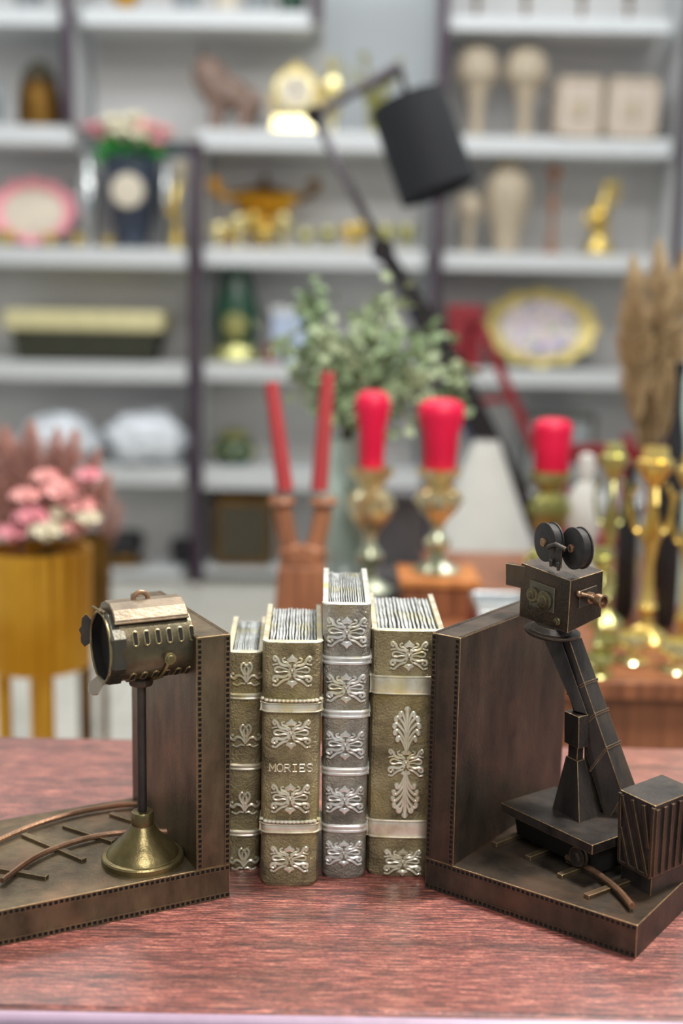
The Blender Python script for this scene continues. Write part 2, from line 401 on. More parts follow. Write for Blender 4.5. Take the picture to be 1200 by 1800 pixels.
def perf_strip(mb, o, u, v, n, length, width, pitch, hole, thick=.0005, rec=.0010, jitter=0.0):
    """film-strip edge: a row of little square recesses, u along, v across, n outwards"""
    o, u, v, n = Vector(o), Vector(u), Vector(v), Vector(n)
    cnt = max(1, int(round(length / pitch))); p = length / cnt; top = n * thick
    def q(a, b, h): return o + u * a + v * b + n * h
    for i in range(cnt):
        a0, a1 = i * p, (i + 1) * p; h0 = a0 + (p - hole) / 2; h1 = h0 + hole
        b0 = (width - hole) / 2 + random.uniform(-jitter, jitter); b1 = b0 + hole
        T = thick; A = [q(a0, 0, T), q(a1, 0, T), q(a1, width, T), q(a0, width, T)]
        Bq = [q(h0, b0, T), q(h1, b0, T), q(h1, b1, T), q(h0, b1, T)]
        C = [q(h0, b0, .00002), q(h1, b0, .00002), q(h1, b1, .00002), q(h0, b1, .00002)]
        fs = []
        for k in range(4): fs.append((k, (k + 1) % 4, 4 + (k + 1) % 4, 4 + k))
        mb.add(A + Bq, fs, 0)
        mb.add(Bq + C, fs + [(4, 5, 6, 7)], 1)
    E0 = [q(0, 0, 0), q(length, 0, 0), q(length, width, 0), q(0, width, 0)]; E1 = [q(0, 0, thick), q(length, 0, thick), q(length, width, thick), q(0, width, thick)]
    mb.add(E0 + E1, [(k, (k + 1) % 4, 4 + (k + 1) % 4, 4 + k) for k in range(4)], 0)

def wobbly_box(c0, c1, sub, amp, seed):
    """a cast block with faintly uneven faces"""
    mb = MB(); mb.box([(a + b) / 2 for a, b in zip(c0, c1)], [b - a for a, b in zip(c0, c1)])
    return mb

def bookend_shell(t, sgn, T, B, D, L, mat, H=HB, pmat=None):
    """slab and base; sgn=+1 grows along +x (right bookend), -1 along -x (left)"""
    xs = lambda a, b: (min(sgn * a, sgn * b), max(sgn * a, sgn * b))
    x0, x1 = xs(0, T)
    MB().box(((x0 + x1) / 2, D / 2, (B + H) / 2), (T, D, H - B)).build('upright_slab', mat, t, bevel=.0005, bseg=2, edge=M['edge'])
    x0, x1 = xs(0, L)
    MB().box(((x0 + x1) / 2, D / 2, B / 2), (L, D, B)).build('base', mat, t, bevel=.0005, bseg=2, edge=M['edge'])
    mb = MB(); n = (0, -1, 0); pt, ho, wd = .0036, .0024, .0037
    for e in (0.0002, T - wd - .0002):
        a = min(sgn * e, sgn * (e + wd))
        perf_strip(mb, (a, 0, B + .001), (0, 0, 1), (1, 0, 0), n, H - B - .002, wd, pt, ho, jitter=.0002)
    for zz in (.0004, B - wd - .0003):
        a = min(0, sgn * L)
        perf_strip(mb, (a + .0003, 0, zz), (1, 0, 0), (0, 0, 1), n, L - .0006, wd, pt, ho, jitter=.0002)
    # top face rows
    for e in (0.0002, T - wd * .7 - .0002):
        a = min(sgn * e, sgn * (e + wd * .7))
        perf_strip(mb, (a, .001, H), (0, 1, 0), (1, 0, 0), (0, 0, 1), D - .002, wd * .7, .0028, .0013, thick=.0003)
    mb.build('film_perforations', [pmat, M['hole']], t)

def track(t, rails, ties, railmat, tiemat):
    for path in rails:
        P = smooth_path(path, 8)
        MB().tube(P, .0021, 8, up=(0, 0, 1), flat=1.0).build('rail', railmat, t)
    for a, b in ties:
        a, b = Vector(a), Vector(b); d = b - a; L = d.length
        ang = math.atan2(d.y, d.x)
        MB().box((a + b) / 2, (L, .0045, .0028), rot=Matrix.Rotation(ang, 3, 'Z')).build('railway_tie', tiemat, t, bevel=.0003, edge=M['edge'])

def left_bookend():
    T, B, D, L = .0243, .0243, .142, .185
    t = thing('spotlight_bookend', 'antique bronze bookend with a studio spotlight and curved rail tracks, left of the books', 'bookend', (LX, LY, 0), LA)
    bookend_shell(t, -1, T, B, D, L, M['bronze'], pmat=M['strip'])
    zr = B + .0032
    r1 = [Lloc(atz(x, y, zr)) for x, y in ((4, 1548), (60, 1508), (120, 1483), (180, 1468), (240, 1462), (300, 1462))]
    r2 = [Lloc(atz(x, y, zr)) for x, y in ((-90, 1520), (0, 1476), (70, 1447), (140, 1427), (205, 1416), (240, 1413))]
    ties = []
    for a, b in (((-30, 1522), (83, 1542)), ((42, 1468), (148, 1512)), ((113, 1452), (200, 1480)), ((195, 1431), (262, 1452)), ((-48, 1500), (20, 1540))):
        ties.append((Lloc(atz(*a, B + .0012)), Lloc(atz(*b, B + .0012))))
    track(t, [r1, r2], [ties[0], ties[1], ties[2], ties[3]], M['rail'], M['bronze'])
    # --- lamp stand
    c = Lloc(atz(251, 1512, B)); cx, cy = c.x, c.y
    r = .0283
    prof = [(r, 0), (r, .0042), (r - .0008, .0052), (r - .0030, .0056), (r - .0034, .0064), (r * .80, .0095), (r * .60, .0150), (r * .38, .0215), (.0085, .0262), (.0078, .0268)]
    MB().lathe(prof, (cx, cy, B), 56).build('stand_foot', M['brass'], t)
    MB().lathe([(.0076, .0262), (.0078, .0270), (.0078, .0350), (.0070, .0362), (.0040, .0366)], (cx, cy, B), 32).build('stand_collar', M['brass'], t)
    zc = at(255, 1132, 0.80).z
    Rb = .0243
    MB().cyl((cx, cy, B + .036), (cx, cy, zc - Rb - .002), .0031, seg=20).build('stand_pole', M['iron'], t)
    # --- spotlight body, axis along local x
    bx1, bx0 = -T + .001, cx - .0215
    body = thing_part('spotlight_body', MB().lathe([(Rb * .80, 0), (Rb * .985, .0003), (Rb, .002), (Rb, (bx1 - bx0) * .5), (Rb, bx1 - bx0)], (bx0, cy, zc), 64, axis=(1, 0, 0)), M['brass_dark'], t)
    # vent slots, with raised rims, on the camera side
    for row, phi in ((0, math.radians(22)), (1, math.radians(-50))):
        for i in range(6):
            xx = bx0 + .0105 + i * .0078
            ring = []; mb = MB()
            nseg = 14
            for k in range(nseg + 1):
                a = 2 * PI * k / nseg
                du = math.cos(a) * .0017; dv = math.sin(a) * .0017 + (.0030 if math.sin(a) > 0 else -.0030)
                ph = phi + dv / Rb
                ring.append(Vector((xx + du, cy - math.cos(ph) * (Rb + .0002), zc + math.sin(ph) * (Rb + .0002))))
            mb.add([Vector((p.x, cy + (p.y - cy) * (1 + .0006 / Rb), zc + (p.z - zc) * (1 + .0006 / Rb))) for p in ring[:-1]], [tuple(range(nseg))], 1)
            mb.tube(ring, .0007, 6, up=(0, -1, .3))
            mb.build('vent_slot', [M['brass'], M['hole']], body)
    # front bezel: faceted ring, hollow mouth
    fx = bx0
    R8 = Rb * 1.07
    mb = MB(); seg = 8
    def ring8(x, r, n=8, off=PI / 8): return [Vector((x, cy + r * math.cos(off + 2 * PI * k / n), zc + r * math.sin(off + 2 * PI * k / n))) for k in range(n)]
    rings = [ring8(fx + .004, R8 * 1.0), ring8(fx - .004, R8 * 1.0), ring8(fx - .0060, R8 * .97), ring8(fx - .0065, R8 * .93), ring8(fx - .0060, R8 * .89)]
    V = [p for rr in rings for p in rr]; F = []
    for i in range(len(rings) - 1):
        for k in range(8):
            k2 = (k + 1) % 8; F.append((i * 8 + k, i * 8 + k2, (i + 1) * 8 + k2, (i + 1) * 8 + k))
    mb.add(V, F, 0); mb.build('front_bezel', M['iron_brass'], body, bevel=.0004)
    MB().lathe([(R8 * .89, 0), (R8 * .84, -.004), (R8 * .80, -.0055), (.0001, -.0058)][::1], (fx - .0058, cy, zc), 40, axis=(-1, 0, 0), caps=False).build('lamp_mouth', M['hole'], body)
    MB().tube([Vector((fx - .0062, cy + R8 * .90 * math.cos(2 * PI * k / 40), zc + R8 * .90 * math.sin(2 * PI * k / 40))) for k in range(41)], .0009, 8, up=(1, 0, 0)).build('mouth_rim', M['brass'], body)
    # barn-door leaves, hinged at left, bottom and top of the mouth
    def leaf(name, ang, w, l, tilt, mat, scallop=False):
        rot = Matrix.Rotation(ang, 3, 'X')
        mb = MB(); pts = []
        n = 9
        base = Vector((fx - .005, 0, R8 * .93))
        out = Vector((-math.cos(tilt), 0, math.sin(tilt)))
        for k in range(n):
            s_ = k / (n - 1) * 2 - 1
            rr = l * (1 - .35 * abs(s_) ** 2 + (.10 * math.cos(s_ * 3 * PI) if scallop else 0))
            pts.append(base + out * rr + Vector((0, s_ * w * .62, 0)))
        pts = [base + Vector((0, -w * .4, 0))] + pts + [base + Vector((0, w * .4, 0))]
        nrm = out.cross(Vector((0, 1, 0))).normalized() * .0011
        cc = Vector((0, cy, zc))
        P = [cc + rot @ p for p in pts]; mb.prism(P, rot @ nrm)
        a = cc + rot @ (base + Vector((0, -w * .42, 0))); b = cc + rot @ (base + Vector((0, w * .42, 0)))
        mb.cyl(a, b, .0013, seg=10)
        mb.build(name, mat, body, bevel=.0003)
    leaf('barn_door_leaf', math.radians(-78), .020, .0085, math.radians(30), M['iron'], True)
    leaf('barn_door_leaf', math.radians(-172), .016, .0120, math.radians(50), M['polished'])
    leaf('barn_door_leaf', math.radians(0), .013, .0070, math.radians(35), M['bronze'])
    # top housing (a faceted lid) with handle loop
    lx0, lx1 = bx0 - .002, -T - .0005
    sec = [(-.0175, .0185), (-.0185, .0208), (-.0130, .0270), (-.0045, .0302), (.0045, .0302), (.0130, .0270), (.0185, .0208), (.0175, .0185)]
    mb = MB()
    mb.prism([(lx0, cy + a, zc + b) for a, b in sec], (lx1 - lx0, 0, 0))
    mb.box(((lx0 + lx1) / 2, cy - .0180, zc + .0193), (lx1 - lx0 + .0008, .0018, .0016))
    lid = mb.build('top_housing', M['bronze_lit'], body, bevel=.0008)
    hx = (lx0 + lx1) / 2 - .002; ctr = Vector((hx, cy, zc + .0298))
    MB().tube([ctr + Vector((math.cos(a) * .0052, 0, math.sin(a) * .0050)) for a in [PI * k / 12 for k in range(13)]], .0017, 10, up=(0, 1, 0)).build('handle_loop', M['rail'], lid)
    # yoke: side bolt and strap to the pole head
    bp = Vector((cx + .0115, cy - Rb - .0002, zc - .006))
    mb = MB(); mb.cyl(bp + Vector((0, .002, 0)), bp + Vector((0, -.0026, 0)), .0040, seg=20); mb.cyl(bp + Vector((0, -.0026, 0)), bp + Vector((0, -.0040, 0)), .0030, .0026, seg=20)
    mb.build('yoke_bolt', M['brass'], body, bevel=.0003)
    path = [bp + Vector((0, -.0006, 0))]
    for k in range(1, 9):
        a = math.radians(-14 - k * 8.5)
        path.append(Vector((bp.x - .0006 * k - .0008 * max(0, k - 5), cy - math.cos(a) * (Rb + .0010), zc + math.sin(a) * (Rb + .0010))))
    path.append(Vector((cx + .002, cy - .002, zc - Rb - .0016)))
    MB().tube(path, .0012, 8, up=(1, 0, 0)).build('yoke_strap', M['brass'], body)
    mb = MB(); mb.lathe([(.0078, -.0045), (.0086, -.0030), (.0086, 0), (.0060, .0030)], (cx, cy, zc - Rb - .001), 8, smooth=False)
    mb.box((cx + .001, cy, zc - Rb - .0002), (.026, .010, .0016))
    mb.build('pole_head', M['bronze_dark'], t, bevel=.0004)

M['polished'] = plain('polished_nickel', lin(168, 154, 138), .35, .8)
def thing_part(name, mb, mat, parent, bevel=0.0): return mb.build(name, mat, parent, bevel=bevel)
M['brass_dark'] = bronze('smoked_brass', lin(66, 62, 50), lin(112, 104, 82), lin(96, 84, 62), lin(206, 186, 130), metal=0.7, rough=0.36, stretch=(1, 1, 1))
M['iron_brass'] = bronze('dark_iron_with_brass_edges', lin(56, 56, 52), lin(94, 92, 84), lin(84, 78, 62), lin(220, 196, 140), metal=0.6, rough=0.38)
M['bronze_lit'] = bronze('rosy_bronze_lit_top', lin(108, 96, 82), lin(148, 134, 114), lin(156, 134, 112), lin(224, 196, 158), metal=0.6, rough=0.4)  # lighter bronze for the top housing, overhead light put into its colour
left_bookend()

# ================================================================== RIGHT BOOKEND: crane camera
def right_bookend():
    T, B, D, L = .0225, .0227, .166, .159
    t = thing('film_crane_bookend', 'dark bronze bookend with a film camera on a crane boom, right of the books', 'bookend', (RX, RY, 0), -RA)
    bookend_shell(t, +1, T, B, D, L, M['bronze_dark'], .1868, M['strip_dark'])
    # track
    zr = B + .0045
    rp = [Rloc(atz(x, y, zr)) for x, y in ((1110, 1592), (1086, 1564), (1056, 1540), (1026, 1521), (996, 1506))]
    MB().tube(smooth_path(rp, 8), .0022, 8).build('rail', M['rail'], t)
    P = smooth_path([Vector((p.x, p.y, B + .0012)) for p in rp], 6)
    MB().tube(P, .0013, 6).build('rail_foot', M['iron'], t)
    rp2 = [Vector((p.x + .012, p.y + .032, p.z)) for p in rp]
    MB().tube(smooth_path(rp2[1:], 8), .0022, 8).build('rail', M['rail'], t)
    for a, b in (((868, 1484), (905, 1470)), ((927, 1508), (965, 1493)), ((983, 1540), (1030, 1522)), ((1030, 1576), (1085, 1556))):
        a = Rloc(atz(*a, B + .0015)); b = Rloc(atz(*b, B + .0015)); d = (b - a); 
        b = a + d.normalized() * max(d.length, .02) + d.normalized() * .016
        ang = math.atan2(d.y, d.x)
        MB().box((a + b) / 2, ((b - a).length, .0048, .0030), rot=Matrix.Rotation(ang, 3, 'Z')).build('railway_tie', M['bronze'], t, bevel=.0003, edge=M['edge'])
    # deck: corners found from the photograph on the plane of its top
    zd = .052; th = .0068
    A = Rloc(atz(880, 1411, zd)); Bn = Rloc(atz(1041, 1486, zd))
    u = (Bn - A); Ld = u.length; u.normalize(); v = Vector((-u.y, u.x, 0))
    W = .056
    C = Bn + v * W; Dd = A + v * W
    dz = Vector((0, 0, -th))
    MB().hexa([A + dz, Bn + dz, C + dz, Dd + dz], [A, Bn, C, Dd]).build('crane_deck', M['iron'], t, bevel=.00035, edge=M['edge'])
    # undercarriage (block coloured as the shadow under the deck) and wheels
    q = lambda a, b, z: A + u * a + v * b + Vector((0, 0, z - zd))
    MB().hexa([q(.004, .014, B + .003), q(Ld - .006, .014, B + .003), q(Ld - .006, W - .006, B + .003), q(.004, W - .006, B + .003)],
              [q(.004, .010, zd - th), q(Ld - .004, .010, zd - th), q(Ld - .004, W - .004, zd - th), q(.004, W - .004, zd - th)]).build('undercarriage', M['deck_shade'], t)
    for a in (.020, Ld - .020):
        for b in (.010, W - .012):
            if a < .03 and b < .02: continue
            c = q(a, b, B + .0115)
            mb = MB(); mb.lathe([(.0030, -.0014), (.0075, -.0014), (.0078, 0), (.0068, .0004), (.0068, .0030)], c, 24, axis=-v)
            mb.lathe([(.0030, 0), (.0028, .0034), (.0012, .0040)], c, 12, axis=-v)
            mb.build('wheel', M['iron'], t)
    # pedestal: a four-sided pyramid frustum
    pb = [Rloc(atz(x, y, zd)) for x, y in ((970, 1421), (1018, 1447), (1050, 1436))]
    pb.append(pb[0] + pb[2] - pb[1])
    pc = sum(pb, Vector()) / 4
    zt = at(1015, 1333, pc_y(pc)).z
    pt = [pc + (p - pc) * .42 + Vector((-.002, .001, zt - zd)) for p in pb]
    MB().hexa(pb, pt).build('pedestal', M['iron'], t, bevel=.00035, edge=M['edge'])
    cpt = sum(pt, Vector()) / 4
    mb = MB(); k = [cpt + (p - cpt) * .8 for p in pt]
    zz = at(1018, 1310, pc_y(pc)).z - zt
    mb.hexa(k, [p + Vector((0, 0, zz)) for p in k])
    k2 = [cpt + (p - cpt) * 1.25 + Vector((0, 0, zz)) for p in pt]; z3 = at(1018, 1255, pc_y(pc)).z - zt - zz
    mb.hexa(k2, [p + Vector((-.001, 0, z3)) for p in k2])
    mb.build('swivel_post', M['iron'], t, bevel=.00035, edge=M['edge'])
    # boom: a tapering box beam from the counterweight up to the camera plate
    Dp = pc_y(pc)
    Dlow, Dtop = Dp - .008, Dp + .006
    def P(px, py, D): return Rloc(at(px, py, D))
    lo = [P(1094, 1397, Dlow), P(1118, 1384, Dlow + .012), P(1090, 1436, Dlow + .016), P(1066, 1448, Dlow + .005)]
    hi = [P(1001, 1126, Dtop - .002), P(1022, 1120, Dtop + .008), P(1000, 1122, Dtop + .014), P(971, 1130, Dtop + .006)]
    n = 3
    MB().hexa(lo, hi).build('crane_boom', M['iron'], t, bevel=.00035, edge=M['edge'])
    for s_ in (.30, .52, .72):
        k = [a.lerp(b, s_) for a, b in zip(lo, hi)]; c = sum(k, Vector()) / 4; ax = ((sum(hi, Vector()) - sum(lo, Vector())) / 4).normalized() * .0022
        k = [c + (p - c) * 1.09 for p in k]
        MB().hexa([p - ax / 2 for p in k], [p + ax / 2 for p in k]).build('boom_band', M['iron'], t, bevel=.00035, edge=M['edge'])
    # secondary brace from the plate to the swivel post and the web to the boom foot
    a0 = [P(955, 1122, Dtop + .004), P(985, 1122, Dtop), P(985, 1120, Dtop + .012), P(955, 1120, Dtop + .014)]
    b0 = [P(1010, 1250, Dp), P(1032, 1256, Dp - .003), P(1034, 1256, Dp + .010), P(1012, 1250, Dp + .010)]
    MB().hexa(b0, a0).build('boom_brace', M['iron'], t, bevel=.0005)
    MB().prism([P(1026, 1262, Dp + .006), P(1026, 1340, Dp + .006), P(1038, 1418, Dp + .005), P(1064, 1444, Dp + .003), P(1086, 1400, Dp + .006), P(1046, 1290, Dp + .006)], (.0012, .0024, 0)).build('boom_web', M['iron'], t, bevel=.0003)
    # counterweight: louvred box on a plinth
    nb = Rloc(atz(1141, 1579, B)); Dn = pc_y(nb)
    Ntop = P(1152, 1417, Dn - .001); zt = Ntop.z
    Lt = P(1086, 1389, Dn + .030)
    Rt = P(1222, 1393, Dn + .022)
    Lt.z = zt; Rt.z = zt
    Lt = Rloc(atz(1090, 1388, zt)); Rt = Rloc(atz(1225, 1388, zt)); Bt = Lt + Rt - Ntop
    zb = P(1142, 1546, Dn).z
    def low(p, k=.93): c = (Ntop + Bt) / 2; r_ = c + (p - c) * k; return Vector((r_.x, r_.y, zb))
    Nb_, Lb_, Rb_, Bb_ = [low(p) for p in (Ntop, Lt, Rt, Bt)]
    cw = MB().hexa([Nb_, Rb_, Bb_, Lb_], [Ntop, Rt, Bt, Lt]).build('counterweight_box', M['iron'], t, bevel=.00035, edge=M['edge'])
    c = (Nb_ + Bb_) / 2
    pl = [Vector((c.x + (p.x - c.x) * .93, c.y + (p.y - c.y) * .93, B)) for p in (Nb_, Rb_, Bb_, Lb_)]
    MB().hexa(pl, [Vector((p.x, p.y, zb)) for p in pl]).build('counterweight_plinth', M['iron'], t, bevel=.00035, edge=M['edge'])
    # ribs on the right-hand face (vertical) and slanting on the left-hand face
    def face_pt(Pa, Pb, Qa, Qb, s_, h_): return Pa.lerp(Pb, s_).lerp(Qa.lerp(Qb, s_), h_)
    cN = (Ntop + Bt + Nb_ + Bb_) / 4
    def rib(p0, p1, w_, n_, nm='louvre_rib'):
        ax = (p1 - p0).normalized(); side = ax.cross(n_).normalized() * w_ / 2; o_ = n_ * .0016; b_ = -n_ * .0006
        MB().hexa([p0 - side + b_, p0 + side + b_, p0 + side + o_, p0 - side + o_], [p1 - side + b_, p1 + side + b_, p1 + side + o_, p1 - side + o_]).build(nm, M['bronze_dark'], cw, bevel=.0003)
    nR = (Rt - Ntop).cross(Nb_ - Ntop).normalized()
    if nR.dot(Ntop - Lt) < 0: nR = -nR
    nL = (Lt - Ntop).cross(Nb_ - Ntop).normalized()
    if nL.dot(Ntop - Rt) < 0: nL = -nL
    for s_ in (.04, .22, .40, .58, .76, .94):
        rib(face_pt(Nb_, Rb_, Ntop, Rt, s_, .03), face_pt(Nb_, Rb_, Ntop, Rt, s_, .95), .0030, nR)
    for a_, b_, ha, hb in ((.03, .03, .02, .97), (.12, .62, .02, .95), (.40, .92, .02, .95), (.68, .94, .02, .50), (.12, .30, .40, .95), (.97, .97, .02, .97)):
        rib(face_pt(Nb_, Lb_, Ntop, Lt, a_, ha), face_pt(Nb_, Lb_, Ntop, Lt, b_, hb), .0026, nL)
    rib(face_pt(Nb_, Lb_, Ntop, Lt, .02, .02), face_pt(Nb_, Lb_, Ntop, Lt, .98, .02), .0026, nL)
    # plate under the camera
    pc2 = P(970, 1112, Dtop + .006)
    tilt = (Matrix.Rotation(math.radians(5), 3, 'Y') @ Vector((0, 0, 1)))
    mb = MB(); mb.lathe([(.0130, -.0030), (.0185, -.0010), (.0200, .0006), (.0200, .0018), (.0150, .0022), (.0130, .0060)], pc2, 40, axis=tilt)
    mb.build('pan_plate', M['iron'], t)
    # camera box from its seven visible corners
    D0 = Dtop - .018; DL = D0 + .038; DR = D0 + .018
    N1 = P(1003, 1021, D0); L1 = P(916, 989, DL); R1 = P(1060, 1003, DR); B1 = L1 + R1 - N1
    N0 = P(997, 1113, D0 + .001); L0 = P(912, 1083, DL); R0 = P(1056, 1084, DR); B0 = L0 + R0 - N0
    body = MB().hexa([N0, R0, B0, L0], [N1, R1, B1, L1]).build('camera_body', M['cam'], t, bevel=.00035, edge=M['edge'])
    nF = (L1 - N1).cross(N0 - N1).normalized()
    if nF.dot(N1 - R1) < 0: nF = -nF
    nS = (R1 - N1).cross(N0 - N1).normalized()
    if nS.dot(N1 - L1) < 0: nS = -nS
    def fp(s_, h_): return face_pt(N0, L0, N1, L1, s_, h_)      # s from near edge to the left, h up
    def sp(s_, h_): return face_pt(N0, R0, N1, R1, s_, h_)
    def plate(c4, n_, th_, nm, mat): return MB().hexa([p - n_ * .0004 for p in c4], [p + n_ * th_ for p in c4]).build(nm, mat, body, bevel=.0004)
    plate([fp(.28, .28), fp(.28, .76), fp(.78, .76), fp(.78, .28)], nF, .0012, 'side_plate', M['iron_brass'])
    def knob(p, n_, r_, h_, nm, mat, boss=.6):
        mb = MB(); mb.lathe([(r_, -.0004), (r_, h_ * .7), (r_ * .85, h_), (r_ * boss, h_), (r_ * boss, h_ * 1.5), (r_ * boss * .7, h_ * 1.7), (.0001, h_ * 1.7)], p, 28, axis=n_)
        mb.build(nm, mat, body)
    knob(fp(.46, .47) + nF * .0012, nF, .0068, .0020, 'dial', M['brass_dark'], .55)
    knob(fp(.70, .50) + nF * .0012, nF, .0054, .0020, 'dial', M['brass_dark'], .5)
    knob(fp(.20, .16), nF, .0030, .0018, 'small_knob', M['brass_dark'], .6)
    # lens and mount on the right-hand face
    plate([sp(.28, .40), sp(.28, .74), sp(.80, .74), sp(.80, .40)], nS, .0008, 'lens_mount', M['iron'])
    lp = sp(.55, .56); mb = MB()
    mb.lathe([(.0040, 0), (.0040, .004), (.0028, .0045), (.0028, .009), (.0046, .0095), (.0048, .0150), (.0036, .0152), (.0034, .0120), (.0001, .0120)], lp, 24, axis=nS)
    mb.build('lens', M['bronze_copper'], body)
    a = sp(.24, .70) + nS * .001; b = lp + nS * .009
    mb = MB(); mb.tube([a, a.lerp(b, .5) + Vector((0, 0, .001)), b], [.0016, .0012, .0014], 8); mb.ball(a, .0024)
    mb.build('focus_lever', M['bronze_copper'], body)
    # box at the far left, behind the camera
    E1 = [P(888, 990 + 0, DL + .006), P(926, 996, DL - .004), P(936, 1000, DL + .020), P(898, 988, DL + .026)]
    E0 = [P(888, 1028, DL + .006), P(926, 1036, DL - .004), P(936, 1036, DL + .020), P(898, 1028, DL + .026)]
    MB().hexa(E0, E1).build('rear_magazine', M['bronze_dark'], body, bevel=.00035, edge=M['edge'])
    # reels: two film drums standing on the top, round faces turned to the viewer-left like the side plate
    def reel(cpx, cpy, dD, r_):
        c = P(cpx, cpy, D0 + dD)
        ax = Matrix.Rotation(math.radians(-14), 3, 'Z') @ (-nF); ax.z = 0; ax.normalize()
        mb = MB(); mb.lathe([(.0001, -.0004), (r_ * .95, -.0004), (r_, 0), (r_, .0010), (r_ * .93, .0014), (r_ * .93, .0060), (r_, .0064), (r_, .0074), (.0001, .0076)], c, 48, axis=ax)
        o = mb.build('film_reel', M['iron_matte'], body)
        mb = MB(); mb.lathe([(.0030, 0), (.0030, .0020), (.0020, .0026), (.0012, .0020), (.0001, .0018)], c, 20, axis=-ax)
        mb.build('reel_hub', M['bronze_copper'], o)
    reel(957, 953, .020, .0138); reel(1006, 964, .004, .0146)
    mb = MB()
    a = P(973, 968, D0 + .008)
    mb.hexa([P(966, 994, D0 + .011), P(985, 1000, D0 + .004), P(987, 998, D0 + .010), P(969, 992, D0 + .017)],
            [P(966, 962, D0 + .011), P(987, 966, D0 + .004), P(989, 962, D0 + .010), P(969, 958, D0 + .017)])
    mb.tube([P(963, 962, D0 + .011), P(976, 957, D0 + .006), P(994, 966, D0 + .001)], .0019, 8)
    mb.ball(P(968, 986, D0 + .008), .0017); mb.ball(P(981, 991, D0 + .003), .0017)
    mb.cyl(P(968, 987, D0 + .008), P(968, 996, D0 + .008), .0012); mb.cyl(P(981, 992, D0 + .003), P(981, 1003, D0 + .003), .0012)
    mb.build('reel_bracket', M['iron'], body, bevel=.0003)
def pc_y(p):   # depth in the room of a point of the right bookend's own frame
    return RY - p.x * math.sin(RA) + p.y * math.cos(RA)
M['deck_shade'] = plain('deck_shade_black', lin(22, 20, 19), 0.7)  # near-black puts the deck's shadow into the undercarriage colour
M['iron_matte'] = plain('matte_black_iron', lin(46, 44, 44), 0.55, 0.3, var=0.35, scale=200)
M['cam'] = bronze('stippled_black_bronze', lin(36, 31, 27), lin(74, 62, 50), lin(80, 60, 46), lin(196, 150, 106), metal=0.5, rough=0.42, bd=0.0012)
M['bronze_copper'] = bronze('copper_bright', lin(104, 82, 66), lin(160, 128, 100), lin(164, 118, 88), lin(232, 200, 160), metal=0.75, rough=0.3)
right_bookend()

# ================================================================== BOOKS
def arc(cx, cy, r, a0, a1, n=8):
    return [(cx + r * math.cos(math.radians(a0 + (a1 - a0) * k / n)), cy + r * math.sin(math.radians(a0 + (a1 - a0) * k / n))) for k in range(n + 1)]
SCROLLS = [   # half of a mirrored filigree motif, unit square
    ([(.05, .08), (.22, .30), (.45, .34), (.66, .46), (.74, .68), (.90, .84), (.98, .70), (.88, .60)], .075),
    ([(.10, -.10), (.28, -.30), (.52, -.38), (.74, -.34), (.94, -.40), (.98, -.58), (.84, -.66), (.76, -.54)], .075),
    ([(.16, .04), (.42, .14), (.70, .22), (.88, .12), (.86, -.06), (.68, -.10), (.44, -.04), (.20, -.06)], .055),
    ([(.06, -.28), (.20, -.48), (.44, -.58), (.62, -.74), (.80, -.92), (.96, -.88)], .062),
    ([(.12, .34), (.26, .50), (.44, .56), (.50, .70), (.40, .76)], .050),
    ([(.60, .46), (.82, .40), (.98, .34)], .045),
]
FLEUR = [
    ([(.03, -.6), (.10, -.1), (.30, .22), (.34, .50), (.18, .70), (.06, .55)], .075),
    ([(.05, -.5), (.28, -.20), (.56, -.16), (.74, -.34), (.92, -.30), (.98, -.12), (.84, -.04)], .085),
    ([(.05, -.7), (.30, -.66), (.56, -.80), (.80, -.72)], .06),
    ([(.0, -.1), (.10, .10), (.12, .34), (.0, .5)], .07),
]
def motif(mb, fsurf, cx, cz, w_, h_, paths, spades=True, half=0):
    lift = .0006
    def pt(x, z): X = cx + x * w_ / 2; return Vector((X, fsurf(X) - lift, cz + z * h_ / 2))
    for path, r in paths:
        P2 = smooth_path([Vector((a, b, 0)) for a, b in path], 5); nP = len(P2)
        for sg in ((-1, 1) if not half else (half,)):
            pts = [pt(sg * p.x, p.y) for p in P2]
            rad = [w_ / 2 * r * (.75 + .45 * math.sin(PI * min(1, i / nP * 1.1))) for i in range(nP)]
            mb.tube(pts, rad, 7, up=(0, 1, 0), flat=1.0)
            mb.ball(pts[-1], rad[-1] * 1.75, seg=8)
    if spades:
        for z0, sg in ((.66, 1), (-.74, -1)):
            prof = [(0, .34), (.12, .16), (.30, .02), (.18, -.16), (0, -.12), (-.18, -.16), (-.30, .02), (-.12, .16)]
            pts = [pt(a, z0 + sg * b) for a, b in prof]; c = pt(0, z0 + sg * .02) + Vector((0, -.0011, 0))
            mb.add(pts + [c], [(i, (i + 1) % 8, 8) for i in range(8)], 0, True)
            mb.add([p + Vector((0, .0012, 0)) for p in pts] + pts, [(i, (i + 1) % 8, 8 + (i + 1) % 8, 8 + i) for i in range(8)], 0)
        mb.ball(pt(0, 0) + Vector((0, -.0004, 0)), w_ * .045, seg=10)
        for k in range(8):
            a = PI / 4 * k + PI / 8; mb.ball(pt(.15 * math.cos(a), .15 * math.sin(a)), w_ * .032, seg=8)
        for sg in (-1, 1):
            mb.ball(pt(sg * .12, .30), w_ * .055, seg=8); mb.ball(pt(sg * .12, -.30), w_ * .055, seg=8)
